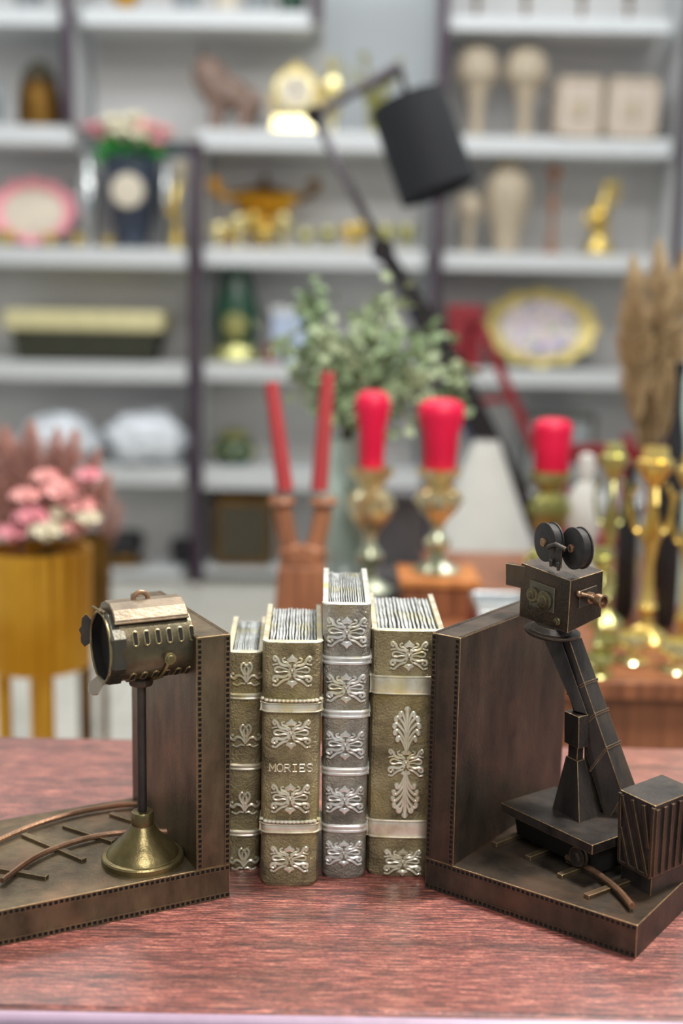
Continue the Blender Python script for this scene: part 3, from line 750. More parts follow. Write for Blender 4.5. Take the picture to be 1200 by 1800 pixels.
def palmette(mb, fsurf, cx, cz, w_, h_, up=1):
    lift = .0007
    def pt(x, z): X = cx + x * w_ / 2; return Vector((X, fsurf(X) - lift, cz + up * z * h_))
    mb.tube([pt(0, .0), pt(0, .5), pt(0, .97)], [w_ * .05, w_ * .045, w_ * .085], 8, up=(0, 1, 0))
    mb.ball(pt(0, .96), w_ * .12, seg=10, sq=(1, .6, 1))
    for i, (z0, z1, x1) in enumerate(((.05, .38, .62), (.18, .52, .80), (.32, .66, .86), (.46, .80, .76), (.60, .90, .48))):
        for sg in (-1, 1):
            P = smooth_path([Vector((.02, z0, 0)), Vector((.22, z0 + .18, 0)), Vector((x1 * .75, z1 - .02, 0)), Vector((x1, z1 - .02, 0)), Vector((x1 * 1.04, z1 - .07, 0))], 5)
            n = len(P); pts = [pt(sg * p.x, p.y) for p in P]
            rad = [w_ * (.035 + .060 * (k / n) ** 1.2) for k in range(n)]
            mb.tube(pts, rad, 8, up=(0, 1, 0), flat=.8); mb.ball(pts[-1], rad[-1] * 1.02, seg=8, sq=(1, .8, 1))
LET = {   # strokes with serifs, unit cell 0..1
    'M': [((.05, 0), (.05, 1)), ((.05, 1), (.5, .3)), ((.5, .3), (.95, 1)), ((.95, 1), (.95, 0)), ((-.06, 0), (.2, 0)), ((.8, 0), (1.06, 0))],
    'O': [((.3, 0), (.05, .3)), ((.05, .3), (.05, .7)), ((.05, .7), (.3, 1)), ((.3, 1), (.7, 1)), ((.7, 1), (.95, .7)), ((.95, .7), (.95, .3)), ((.95, .3), (.7, 0)), ((.7, 0), (.3, 0))],
    'R': [((.1, 0), (.1, 1)), ((.1, 1), (.7, 1)), ((.7, 1), (.9, .78)), ((.9, .78), (.7, .52)), ((.7, .52), (.1, .52)), ((.5, .52), (.95, 0)), ((0, 0), (.25, 0))],
    'I': [((.5, 0), (.5, 1)), ((.2, 0), (.8, 0)), ((.2, 1), (.8, 1))],
    'E': [((.1, 0), (.1, 1)), ((.1, 1), (.85, 1)), ((.1, .5), (.7, .5)), ((.1, 0), (.9, 0)), ((.85, 1), (.85, .82)), ((.9, 0), (.9, .18))],
    'S': [((.9, .8), (.7, 1)), ((.7, 1), (.3, 1)), ((.3, 1), (.1, .77)), ((.1, .77), (.3, .54)), ((.3, .54), (.7, .46)), ((.7, .46), (.9, .23)), ((.9, .23), (.7, 0)), ((.7, 0), (.3, 0)), ((.3, 0), (.08, .2))],
}
def book(label, x0b, x1b, y, x0t, x1t, H, depth, bands, orn, mat, rmat, bandstyle='double', rnd=.006, cover=.0040, lip=.0030, skew=0.04, group=None):
    """upright book, spine towards the viewer; local origin at the centre of its foot"""
    cxb, cxt = (x0b + x1b) / 2, (x0t + x1t) / 2; wb, wt = x1b - x0b, x1t - x0t
    t = thing('antique_book', label, 'book', (cxb, y, 0), skew)
    W = (wb + wt) / 2; h2 = W / 2; lean = (cxt - cxb)
    def fs(x):            # spine surface across the width: gently convex with rounded corners
        q_ = min(1, abs(x) / h2); return -.0022 * (1 - q_ ** 2) + rnd * (1 - math.sqrt(max(0, 1 - max(0, (q_ - (1 - rnd / h2)) / (rnd / h2)) ** 2)))
    xs = [-h2 + W * k / 28 for k in range(29)]
    def shear(mb):        # books lean and widen slightly towards the top
        V = []
        for x, yy, z in mb.v:
            f = z / H; V.append((x * (wb + (wt - wb) * f) / W + lean * f, yy, z))
        mb.v = V; return mb
    # cover: U shaped section
    outer = [(x, fs(x)) for x in xs]; inner_y = .0060
    sec = outer + [(h2, depth), (h2 - cover, depth), (h2 - cover, inner_y), (-h2 + cover, inner_y), (-h2 + cover, depth), (-h2, depth)]
    n = len(sec); mb = MB()
    zs = [0, .003, H * .25, H * .5, H * .75, H]
    ins = [.0012, 0, 0, 0, 0, 0]
    V = []
    for z, i_ in zip(zs, ins): V += [(x * (1 - i_ / h2), yy + i_ * .8, z) for x, yy in sec]
    F = [(r * n + k, r * n + (k + 1) % n, (r + 1) * n + (k + 1) % n, (r + 1) * n + k) for r in range(len(zs) - 1) for k in range(n)]
    mb.add(V, F, 0, False)
    m_ = len(outer)
    # top rim: spine part and two boards
    for r, zz in ((len(zs) - 1, H), (0, 0)):
        o = r * n
        mb.add([V[o + k] for k in range(n)], [tuple(range(0, m_)) + (m_ + 2, m_ + 3), (m_ - 1, m_, m_ + 1, m_ + 2), (m_ + 3, m_ + 4, m_ + 5, 0)], 1)
    mb.tube([(x, yy + .0008, H - .0005) for x, yy in outer], .0009, 6, 1)
    for sg in (-1, 1): mb.tube([(sg * (h2 - .0006), rnd, H - .0004), (sg * (h2 - .0006), depth, H - .0004)], .0008, 6, 1)
    cov = shear(mb).build('cover', [mat, rmat], t, bevel=.0005)
    for p in cov.data.polygons: p.use_smooth = False
    # pages: ridged block
    mb = MB(); nr = 15; pw = W - 2 * cover; V = []; F = []; cols = nr * 4 + 1; rows = 16
    rr = [random.uniform(.35, 1.0) for _ in range(cols)]
    zp = H - lip
    for j in range(rows):
        yy = inner_y - .0005 + (depth - .002 - inner_y) * j / (rows - 1)
        for k in range(cols):
            xx = -pw / 2 + pw * k / (cols - 1)
            wob = noise.noise(Vector((xx * 260, yy * 70, H * 50))) * .0007
            hgt = (0, .75, 1.0, .7)[k % 4] * .0020 * rr[k // 4] + (.0004 if k % 4 else 0)
            V.append((xx + (wob if 0 < k < cols - 1 else 0), yy, zp - .0016 + hgt))
    for j in range(rows - 1):
        for k in range(cols - 1):
            F.append((j * cols + k, j * cols + k + 1, (j + 1) * cols + k + 1, (j + 1) * cols + k))
    for f in F:
        k = f[0] % cols; mb.add([V[i] for i in f], [(0, 1, 2, 3)], 1 if k % 4 == 0 or (k % 4 == 3 and rr[(k // 4 + 1) % cols] > .6) else 0)
    mb.box((0, (inner_y + depth - .0015) / 2, (zp - .0022) / 2 + .001), (pw, depth - .0015 - inner_y, zp - .0042))
    shear(mb).build('page_block', [M['page'], M['groove']], t)
    # spine bands
    for (z, bh, st) in bands:
        mb = MB()
        def ridge(z0, hgt, out):
            pts = []
            for x in [-h2 * 1.0 + 2 * h2 * k / 28 for k in range(29)]:
                pts.append(Vector((x * (1 + out / h2 * .8), fs(x) - out * .45, z0)))
            back = [Vector((p.x, p.y, p.z)) for p in pts]
            V_, F_ = [], []
            prof = [(-.5, -out * .5), (-.42, out * .3), (-.2, out * .6), (.2, out * .6), (.42, out * .3), (.5, -out * .5)]
            for dz, oo in prof:
                for p in pts: V_.append((p.x, p.y - oo, p.z + dz * hgt))
            # carry the band round onto the boards
            for i in range(len(prof) - 1):
                for k in range(28): F_.append((i * 29 + k, i * 29 + k + 1, (i + 1) * 29 + k + 1, (i + 1) * 29 + k))
            mb.add(V_, F_, 0, True)
            for sg in (-1, 1): mb.box((sg * (h2 + out * .3), .012, z0), (out * 1.0, .020, hgt * .86))
        if st == 'flat':
            ridge(z, bh, .0006); ridge(z + bh / 2, .0016, .0012); ridge(z - bh / 2, .0012, .0011)
        elif st == 'double':
            ridge(z + bh * .28, bh * .34, .0013); ridge(z - bh * .28, bh * .34, .0010); ridge(z, bh, .0006)
        elif st == 'rope':
            ridge(z - bh * .15, bh * .62, .0012); ridge(z - bh * .48, .0012, .0018); ridge(z + bh * .2, .0011, .0016)
            for k in range(15):
                x = -h2 * .98 + 2 * h2 * .98 * k / 14
                mb.ball((x, fs(x) - .0012, z + bh * .48), .0017, seg=8, sq=(1.15, .9, .8))
        shear(mb).build('spine_band', rmat, t)
    for kind, x, z, w_, h_ in orn:
        mb = MB()
        if kind == 'scroll': motif(mb, fs, x, z, w_, h_, SCROLLS)
        elif kind == 'fleur': motif(mb, fs, x, z, w_, h_, FLEUR, False)
        elif kind == 'palm':
            palmette(mb, fs, x, z + .006, w_, h_ / 2 - .006, 1); palmette(mb, fs, x, z - .006, w_, h_ / 2 - .006, -1)
            motif(mb, fs, x, z, w_ * 1.25, w_ * 1.1, SCROLLS)
        shear(mb).build('relief_ornament', rmat, t)
    return t, fs, shear, h2
# book geometry measured from the photograph
def bz(px, py, y): return at(px, py, y).z
def bx(px, py, y): return at(px, py, y).x
Y2 = .8185
H2 = bz(514, 1129, Y2)
t2, fs2, sh2, _ = book('gold leather book lettered MORIES on its spine, the one standing furthest forward', bx(457, 1550, Y2), bx(558, 1550, Y2), Y2 + .001, bx(461, 1130, Y2), bx(567, 1130, Y2), H2, .112,
    [(bz(512, 1240, Y2), .0085, 'rope'), (bz(507, 1452, Y2), .0085, 'rope')],
    [('scroll', 0, bz(514, 1178, Y2), .0265, .0235), ('scroll', 0, bz(510, 1288, Y2), .0265, .0220), ('scroll', 0, bz(508, 1402, Y2), .0265, .0225), ('scroll', 0, bz(506, 1508, Y2), .0265, .0205)],
    M['leather'], M['relief'], skew=.028)
mb = MB(); zl = bz(510, 1355, Y2); x = -.0150
for ch in 'MORIES':
    wch, hh = (.0046, .0052)
    for (a, b), (c, d) in LET[ch]:
        p = Vector((x + a * wch, 0, zl + b * hh)); q = Vector((x + c * wch, 0, zl + d * hh)); p.y = fs2(p.x) - .0003; q.y = fs2(q.x) - .0003
        mb.tube([p, q], .00052, 6, up=(0, 1, 0)); mb.ball(p, .00052, seg=6); mb.ball(q, .00052, seg=6)
    x += .0052
sh2(mb).build('raised_lettering', M['relief'], t2)
Y3 = .832
H3 = bz(610, 1062, Y3)
book('tall silver book with five filigree reliefs, tallest of the four books', bx(565, 1530, Y3), bx(642, 1540, Y3), Y3 + .001, bx(567, 1060, Y3), bx(653, 1060, Y3), H3, .122,
    [(bz(610, y, Y3), .0062, 'double') for y in (1161, 1255, 1356, 1456)],
    [('scroll', 0, bz(610, y, Y3), .0262, h) for y, h in ((1110, .0225), (1208, .0215), (1308, .0215), (1404, .0210), (1498, .0195))],
    M['leather2'], M['relief2'], skew=.012)
Y4 = .838
H4 = bz(710, 1108, Y4)
x4a, x4b = bx(644, 1535, Y4), bx(770, 1535, Y4)
book('broad gold book with a tall acanthus leaf relief on its spine', x4a, x4b, Y4, bx(654, 1108, Y4), bx(782, 1108, Y4), H4, .116,
    [(bz(700, 1203, Y4), .0125, 'flat'), (bz(695, 1455, Y4), .0125, 'flat')],
    [('scroll', .0006, bz(720, 1150, Y4), .0262, .0220), ('palm', .0004, bz(712, 1338, Y4), .0200, .0820), ('scroll', -.0002, bz(706, 1512, Y4), .0262, .0205)],
    M['leather'], M['relief'], skew=.005)
Y1 = .846
H1 = bz(435, 1146, Y1)
book('short gold book with fleur reliefs, partly hidden behind the spotlight bookend', bx(396, 1540, Y1), bx(456, 1540, Y1), Y1, bx(398, 1146, Y1), bx(464, 1146, Y1), H1, .104,
    [(bz(430, y, Y1), .0050, 'double') for y in (1223, 1347, 1463)],
    [('fleur', 0.001, bz(430, y, Y1), .0220, .0220) for y in (1182, 1290, 1408, 1506)],
    M['leather'], M['relief'])
# ================================================================== SHELVING AT THE BACK
SY, SD = 4.60, 0.34            # front plane and depth of the shelves
def zpx(px, py, D=SY): return at(px, py, D).z
def xpx(px, py, D=SY): return at(px, py, D).x
def shelf_unit(label, uprights, boards, backs):
    xs = [xpx(u[0], 600) for u in uprights]
    t = thing('shelving_unit', label, 'shelf', (sum(xs) / len(xs), SY, FLOOR_Z), 0)
    ox, oy, oz = t.location
    for px, y0, y1, wpx in uprights:
        x = xpx(px, (y0 + y1) / 2); z1 = zpx(px, y0); z0 = FLOOR_Z if y1 > 1000 else zpx(px, y1)
        wd = wpx * mpp(SY)
        u = MB().box((x - ox, SY + SD / 2 - oy, (z0 + z1) / 2 - oz), (wd * .9, SD, z1 - z0)).build('upright_panel', M['white_board'], t)
        MB().box((x - ox, SY - .006 - oy, (z0 + z1) / 2 - oz), (wd, .012, z1 - z0)).build('edge_strip', M['purple'], u, bevel=.003)
    for px0, px1, y0, y1 in boards:
        pm = (px0 + px1) / 2; z1 = zpx(pm, y0); z0 = zpx(pm, y1); x0 = xpx(px0, y0); x1 = xpx(px1, y0)
        MB().box(((x0 + x1) / 2 - ox, SY + .004 + SD / 2 - oy, (z0 + z1) / 2 - oz), (x1 - x0, SD - .008, z1 - z0)).build('shelf_board', M['white_board'], t, bevel=.004)
    for px0, px1, y0, y1 in backs:
        pm = (px0 + px1) / 2; z1 = zpx(pm, y0); z0 = FLOOR_Z + .002 if y1 > 1000 else zpx(pm, y1); x0 = xpx(px0, 500); x1 = xpx(px1, 500)
        MB().box(((x0 + x1) / 2 - ox, SY + SD + .009 - oy, (z0 + z1) / 2 - oz), (x1 - x0, .018, z1 - z0)).build('back_panel', M['grey_back'], t)
shelf_unit('narrow white upper shelving unit at the top left holding the brown gold jar', [(118, -120, 217, 19)],
    [(-150, 110, 10, 42), (-150, 125, 218, 252)], [(-150, 110, -120, 217)])
shelf_unit('white upper shelving unit with the animal figurine and mantel clock in front', [(557, -120, 40, 19)],
    [(142, 548, 14, 46)], [(140, 563, -120, 226)])
shelf_unit('low wide white shelving unit left of the long dark upright, with a long basket', [(-150, 254, 1014, 15)],
    [(-142, 327, 433, 466), (-142, 328, 635, 668), (-142, 324, 818, 850), (-142, 320, 1000, 1014)], [(-150, 326, 254, 1014)])
shelf_unit('white shelving unit in the middle behind the black lamp and candles', [(345, 250, 1034, 21)],
    [(346, 752, 228, 249), (356, 748, 249, 264), (356, 748, 437, 470), (356, 744, 640, 671), (356, 742, 825, 863), (358, 740, 998, 1014)], [(337, 746, 249, 1014)])
shelf_unit('white shelving unit at the right holding pale wooden carvings and a gilt tray', [(767, -120, 1030, 19), (1188, -120, 1030, 18)],
    [(775, 1181, 28, 54), (775, 1181, 240, 272), (775, 1181, 446, 476), (775, 1181, 651, 680), (775, 1181, 862, 892), (775, 1181, 1000, 1014)],
    [(760, 1192, -120, 1014)])

IY = SY + .13
SH = dict(TL=(60, 10), TC=(340, 14), L2=(30, 218), L3=(160, 433), L4=(160, 635), L5=(160, 818), L6=(160, 1000),
          C2=(550, 228), C3=(550, 437), C4=(550, 640), C5=(550, 825), C6=(550, 998), R1=(980, 28), R2=(980, 240), R3=(980, 446), R4=(980, 651), R5=(980, 862))
def sz(k): return zpx(*SH[k]) + .0005
def place(name, label, cat, px, k, D=IY, group=None, rz=0):
    z = sz(k); return thing(name, label, cat, (at(px, 500, D).x, D, z), rz, group)
def lath(t, part, prof, R, H, mat, mi=0, seg=28, z0=0, c=(0, 0), **kw):
    return MB().lathe([(r * R, z0 + z * H) for r, z in prof], (c[0], c[1], 0), seg, **kw).build(part, mat, t)
VASE = [(.45, 0), (.5, .02), (.42, .06), (.7, .25), (1, .5), (.95, .68), (.55, .85), (.42, .92), (.55, 1), (.48, 1), (.36, .92)]
URN = [(.5, 0), (.55, .04), (.25, .1), (.22, .16), (.6, .3), (.95, .5), (1, .65), (.8, .8), (.5, .86), (.62, .92), (.7, 1), (.6, 1)]
STICK = [(1, 0), (1, .02), (.75, .05), (.3, .09), (.22, .14), (.42, .18), (.24, .22), (.18, .4), (.3, .5), (.46, .56), (.3, .62), (.18, .68), (.2, .8), (.45, .85), (.7, .9), (.72, .93), (.5, .94), (.45, 1), (.3, 1)]
m_ = mpp(IY)
def vase(name, label, cat, px, k, wpx, hpx, prof, mat, top=None, group=None, D=IY, flute=0, amp=0):
    t = place(name, label, cat, px, k, D, group); s = mpp(D)
    lath(t, 'body', prof, wpx / 2 * s, hpx * s, mat, flute=flute, amp=amp)
    if top:
        tm, tw, th = top
        MB().lathe([(tw * wpx / 2 * s, hpx * s * .995), (tw * wpx / 2 * s * 1.02, hpx * s + th * s * .3), (tw * wpx / 4 * s, hpx * s + th * s * .8), (.001, hpx * s + th * s)], (0, 0, 0), 20).build('lid', tm, t)
    return t

# --- left unit, upper cells
vase('lidded_jar', 'brown gold jar with a dark lid on the far left upper shelf', 'jar', 76, 'L2', 74, 78, [(.8, 0), (.95, .05), (1, .3), (.98, .6), (.85, .9), (.7, 1)], M['gold_brown'], (M['brown_dk'], .75, 34))
vase('pewter_vase', 'grey vase at the left edge on the same shelf as the brown gold jar', 'vase', 3, 'L2', 30, 84, VASE, M['greyc'])
vase('amber_jar', 'small amber jar cut by the top edge, leftmost pot on the long top shelf', 'jar', 226, 'TC', 46, 60, VASE, M['gold_ochre'])
for i, (px, mt, lb) in enumerate(((330, 'greyc', 'dark grey pot on the top shelf next to the amber jar'), (398, 'cream', 'cream pot on the top shelf, middle of the row'), (452, 'greyc', 'grey pot on the top shelf between the cream pot and the greenish pot'), (508, 'dkgreen', 'dark green pot on the top shelf, rightmost of its row'), (60, 'greyc', 'grey pot on the top left shelf beside the dark upright'))):
    vase('ceramic_pot', lb, 'pot', px, 'TL' if px == 60 else 'TC', 44, 60, [(.7, 0), (.9, .1), (1, .5), (.9, .9), (1, 1), (.85, 1)], M[mt], group='pots on the top shelves')
def horse():
    t = place('animal_figurine', 'mottled pink brown animal figurine with pointed ears on the upper middle shelf', 'figurine', 402, 'C2', rz=.0); s = m_
    P = smooth_path([(-40 * s, 0, 112 * s), (-32 * s, 0, 92 * s), (-14 * s, 0, 66 * s), (14 * s, 0, 58 * s), (34 * s, 0, 46 * s)], 6)
    mb = MB(); n = len(P); mb.tube(P, [s * (13 + 18 * math.sin(PI * min(1, .15 + i / n * .8))) for i in range(n)], 14, up=(0, 1, 0)); mb.ball(P[-1], 27 * s, sq=(.9, .8, 1)); mb.ball(P[0], 14 * s)
    mb.build('body', M['mottled'], t)
    for a in (-22, 26):
        for b in (-12, 12): MB().cyl((a * s, b * s, 0), (a * s * .9, b * s * .8, 52 * s), 9 * s, 13 * s, 12).build('leg', M['mottled'], t)
    for b in (-6, 6): MB().cyl((-42 * s, b * s, 118 * s), (-46 * s, b * 1.3 * s, 138 * s), 6 * s, 1 * s, 8).build('ear', M['brown_dk'], t)
    MB().cyl((40 * s, 0, 52 * s), (46 * s, 0, 12 * s), 8 * s, 5 * s, 10).build('tail', M['brown_dk'], t)
horse()
def ornate_clock(px, wpx, hpx, label, mats):
    t = place('mantel_clock', label, 'clock', px, 'C2'); s = m_
    MB().box((0, 0, 14 * s), (wpx * s, 40 * s, 28 * s), taper=.85).build('plinth', mats[0], t, bevel=.004)
    MB().cyl((0, 16 * s, hpx * .58 * s), (0, -16 * s, hpx * .58 * s), wpx * .42 * s, seg=36).build('case', mats[0], t, bevel=.004)
    d = MB().cyl((0, -16 * s, hpx * .58 * s), (0, -19 * s, hpx * .58 * s), wpx * .30 * s, seg=36).build('dial', M['cream'], t)
    mb = MB(); mb.box((0, -20 * s, (hpx * .58 + wpx * .1) * s), (3 * s, 2 * s, wpx * .2 * s)); mb.build('clock_hand', M['black'], d)
    MB().box((wpx * .06 * s, -20 * s, hpx * .58 * s), (wpx * .14 * s, 2 * s, 3 * s)).build('clock_hand', M['black'], d)
    mb = MB()
    for k in range(9):
        a = PI * k / 8; mb.ball((math.cos(a) * wpx * .42 * s, 0, hpx * .58 * s + math.sin(a) * wpx * .44 * s), 8 * s)
    mb.tube([(-.4 * wpx * s, 0, 28 * s), (-.5 * wpx * s, 0, hpx * .5 * s), (0, 0, hpx * .98 * s), (.5 * wpx * s, 0, hpx * .5 * s), (.4 * wpx * s, 0, 28 * s)], 5 * s, 8, up=(0, 1, 0))
    mb.build('scroll_frame', mats[1], t)
ornate_clock(516, 82, 116, 'cream and gold mantel clock on the upper middle shelf beside the animal figurine', (M['gold_pale'], M['gold']))
vase('gilt_urn', 'small pale gilt urn right of the mantel clock, behind the thin lamp arm', 'urn', 580, 'C2', 38, 122, URN, M['gold_pale'])
def gilt_plant(px, k, wpx, hpx, label):
    t = place('gilt_branch_ornament', label, 'ornament', px, k); s = m_
    MB().lathe([(16 * s, 0), (18 * s, 4 * s), (10 * s, 10 * s), (14 * s, 40 * s), (16 * s, 52 * s), (12 * s, 52 * s)], (0, 0, 0), 20).build('pot', M['gold_green'], t)
    rnd = random.Random(px)
    mb = MB(); ml = MB()
    for i in range(9):
        a = rnd.uniform(0, 2 * PI); r_ = wpx / 2 * s * rnd.uniform(.4, 1); h_ = hpx * s * rnd.uniform(.62, 1)
        P = smooth_path([(0, 0, 48 * s), (r_ * .3 * math.cos(a), r_ * .3 * math.sin(a), h_ * .6), (r_ * math.cos(a), r_ * math.sin(a), h_)], 4)
        mb.tube(P, 1.6 * s, 6)
        for p in P[3:]: ml.ball(p, rnd.uniform(5, 9) * s, seg=8, sq=(1, 1, .7))
    mb.build('stem', M['stem'], t); ml.build('leaf_cluster', M['gold_green'], t)
gilt_plant(652, 'C2', 96, 128, 'greenish gilt branching ornament behind the upper left of the black lampshade')

# --- left unit, second row
def oval_dish(px, k, wpx, hpx, label, m1, m2, name='oval_tray', cat='tray', D=IY + .03, lean=.22, m3=None):
    t = place(name, label, cat, px, k, D); s = mpp(D); a, b = wpx / 2 * s, hpx / 2 * s
    R = Matrix.Rotation(-lean, 3, 'X'); mb = MB(); n = 96; V = []
    prof = [(1.0, 0), (1.03, -7 * s), (.98, -13 * s), (.86, -10 * s), (.72, -3 * s)]
    for r, y in prof:
        for q in range(n):
            th = 2 * PI * q / n; sc_ = 1 + .05 * math.cos(12 * th) * (r > .95)
            V.append(R @ Vector((a * (r * sc_) * math.cos(th), y, b * (r * sc_) * math.sin(th))) + Vector((0, 0, b * 1.03)))
    mb.add(V, [(i * n + q, i * n + (q + 1) % n, (i + 1) * n + (q + 1) % n, (i + 1) * n + q) for i in range(len(prof) - 1) for q in range(n)], 0, True)
    mb.add(V[:n], [tuple(range(n))], 0)
    mb.build('rim', m1, t)
    c = MB(); W_ = V[-n:]
    c.prism(W_, R @ Vector((0, 3 * s, 0))); c.build('painted_centre', m2, t)
oval_dish(62, 'L3', 140, 112, 'pink and gilt oval dish standing on edge at the far left', M['petal_rose'], M['cream'], 'oval_dish', 'dish')
for i, (px, r) in enumerate(((14, 15), (90, 13), (138, 12), (190, 10))):
    vase('gilt_bowl', ('small gilt bowl in front of the pink dish at the left edge', 'small gilt bowl under the right side of the pink dish', 'small gilt bowl between the pink dish and the flower vase', 'small gilt bowl at the foot of the navy flower vase')[i], 'bowl', px, 'L3', r * 2.4, r * 1.6, [(.4, 0), (.5, .1), (.3, .2), (.8, .5), (1, 1), (.85, 1), (.6, .5)], M['gold'], D=SY + .05, group='small gilt bowls on the left shelf')
vase('silver_vase', 'tall pale grey vase left of the navy flower vase', 'vase', 158, 'L3', 44, 158, VASE, M['silver'], D=IY + .05)
vase('silver_vase', 'tall pale grey vase behind the right side of the navy flower vase', 'vase', 292, 'L3', 30, 150, VASE, M['silver'], D=IY + .10)
t = vase('flower_vase', 'navy vase with a cream panel holding pink and cream flowers with green leaves', 'vase', 234, 'L3', 96, 150, [(.5, 0), (.6, .03), (.55, .08), (.72, .3), (.9, .6), (1, .82), (.96, .92), (1, 1), (.9, 1)], M['navy'])
MB().lathe([(.001, -6 * m_), (26 * m_, -5 * m_), (28 * m_, 0), (26 * m_, 3 * m_)], (0, -44 * m_, 92 * m_), 24, axis=(0, 1, .12)).build('painted_panel', M['cream'], t)
def rose(mb, c, r, mi, rnd):
    c = Vector(c); mb.ball(c, r * .55, mi, 8)
    for ring, (n, k, tl) in enumerate(((4, .5, .35), (6, .75, .75), (7, .95, 1.15))):
        for i in range(n):
            a = 2 * PI * i / n + ring * .5; d = Vector((math.cos(a) * math.sin(tl), math.sin(a) * math.sin(tl), math.cos(tl)))
            p = c + d * r * k; tt = Vector((-math.sin(a), math.cos(a), 0)); b = tt.cross(d)
            pts = [p + tt * r * .5 * math.cos(q * PI / 4) + b * r * .5 * math.sin(q * PI / 4) + d * r * .18 * (math.sin(q * PI / 4) > 0) for q in range(8)]
            mb.add(pts + [p - d * r * .12], [(q, (q + 1) % 8, 8) for q in range(8)], mi, True)
def bouquet(t, pts, mats, stems_to=None, base=(0, 0, 0), name='flower'):
    rnd = random.Random(3)
    for (x, y, z, r, mi) in pts:
        mb = MB(); rose(mb, (x, y, z), r, 0, rnd); o = mb.build(name, mats[mi], t)
        MB().tube(smooth_path([base, (x * .6, y * .6, (z + base[2]) / 2), (x, y, z - r * .3)], 3), r * .07, 5).build('stem', M['stem'], o)
s = m_
bouquet(t, [((px - 234) * s, dy * s, (433 - py) * s, r * s, mi) for px, py, r, mi, dy in ((172, 240, 17, 2, 0), (205, 232, 19, 1, -10), (238, 226, 20, 1, 4), (222, 250, 18, 1, -22), (262, 240, 19, 0, -8), (285, 244, 17, 0, 6), (278, 262, 13, 2, -18), (190, 254, 14, 0, 8), (250, 254, 16, 1, -20))], [M['petal_pink'], M['petal_white'], M['petal_rose']], base=(0, 0, 130 * s))
def leaves(mb, pts, L, W_, rnd, mi=0):
    for p, d in pts:
        d = Vector(d).normalized(); sd = d.cross(Vector((rnd.uniform(-1, 1), rnd.uniform(-1, 1), rnd.uniform(-1, 1)))).normalized(); nn = d.cross(sd)
        P = [Vector(p) + d * L * a + sd * W_ * b + nn * L * .12 * math.sin(a * PI) for a, b in ((0, 0), (.25, .42), (.55, .5), (.85, .28), (1, 0), (.85, -.28), (.55, -.5), (.25, -.42))]
        mb.add(P, [tuple(range(8))], mi, False); mb.add([q + nn * W_ * .05 for q in P], [tuple(range(8))], mi, False)
rnd = random.Random(5); mb = MB()
leaves(mb, [((rnd.uniform(-44, 44) * s, rnd.uniform(-34, 16) * s, rnd.uniform(142, 172) * s), (rnd.uniform(-1, 1), rnd.uniform(-1, .3), rnd.uniform(-.3, 1))) for _ in range(70)], 26 * s, 15 * s, rnd)
mb.build('leaves', M['green'], t)
def figurine(px, k, wpx, hpx, label, mat, D=IY, group=None):
    t = place('gold_figurine', label, 'figurine', px, k, D, group); s = mpp(D); W_, H_ = wpx * s, hpx * s
    MB().lathe([(W_ * .5, 0), (W_ * .5, H_ * .05), (W_ * .4, H_ * .08)], (0, 0, 0), 20).build('plinth', mat, t)
    mb = MB(); mb.tube(smooth_path([(-W_ * .05, 0, H_ * .06), (0, 0, H_ * .3), (-W_ * .08, 0, H_ * .5), (W_ * .05, 0, H_ * .72), (W_ * .12, 0, H_ * .82)], 5), [W_ * q for q in (.38, .36, .33, .3, .26, .24, .24, .26, .28, .3, .32, .3, .26, .2, .14, .12, .1, .1, .1, .1, .1)][:21], 14)
    mb.ball((W_ * .14, 0, H_ * .90), W_ * .17)
    mb.tube(smooth_path([(-W_ * .2, 0, H_ * .62), (-W_ * .42, -W_ * .1, H_ * .45), (-W_ * .2, -W_ * .3, H_ * .36)], 4), W_ * .07, 8)
    mb.tube(smooth_path([(W_ * .2, 0, H_ * .66), (W_ * .42, -W_ * .1, H_ * .82), (W_ * .30, -W_ * .1, H_ * .98)], 4), W_ * .07, 8)
    mb.build('figure', mat, t); return t
figurine(311, 'L3', 34, 150, 'slim gold figurine standing against the dark upright beside the flower vase', M['gold'])
# --- middle unit, second row
def boat_dish():
    t = place('orange_gilt_tureen', 'orange gilt boat-shaped tureen with curled handles on the middle shelf', 'tureen', 464, 'C3', IY + .07); s = mpp(IY + .07)
    mb = MB(); n = 36; V = []
    prof = [(.22, 40), (.26, 44), (.16, 52), (.6, 62), (.95, 80), (1, 92), (.9, 92)]
    for r, z in prof:
        for q in range(n):
            th = 2 * PI * q / n; V.append((62 * s * r * math.cos(th), 26 * s * r * math.sin(th), z * s + 6 * s * abs(math.cos(th)) ** 3 * (r > .8)))
    mb.add(V, [(i * n + q, i * n + (q + 1) % n, (i + 1) * n + (q + 1) % n, (i + 1) * n + q) for i in range(len(prof) - 1) for q in range(n)], 0, True); mb.add(V[:n], [tuple(range(n))], 0)
    mb.build('bowl', M['gold_ochre'], t)
    MB().lathe([(.34 * 62 * s, 0), (.3 * 62 * s, 6 * s), (.12 * 62 * s, 14 * s), (.12 * 62 * s, 36 * s), (.22 * 62 * s, 42 * s)], (0, 0, 0), 24).build('pedestal', M['gold_brown'], t)
    MB().lathe([(54 * s, 92 * s), (40 * s, 100 * s), (12 * s, 108 * s), (5 * s, 112 * s), (8 * s, 118 * s), (1 * s, 126 * s)], (0, 0, 0), 30).build('lid', M['gold_brown'], t)
    for sg, mt in ((-1, 'gold_ochre'), (1, 'gold_brown')):
        MB().tube(smooth_path([(sg * 56 * s, 0, 84 * s), (sg * 78 * s, 0, 94 * s), (sg * 90 * s, 0, 108 * s), (sg * 84 * s, 0, 116 * s), (sg * 74 * s, 0, 108 * s)], 5), 6 * s, 8, up=(0, 1, 0)).build('handle', M[mt], t)
boat_dish()
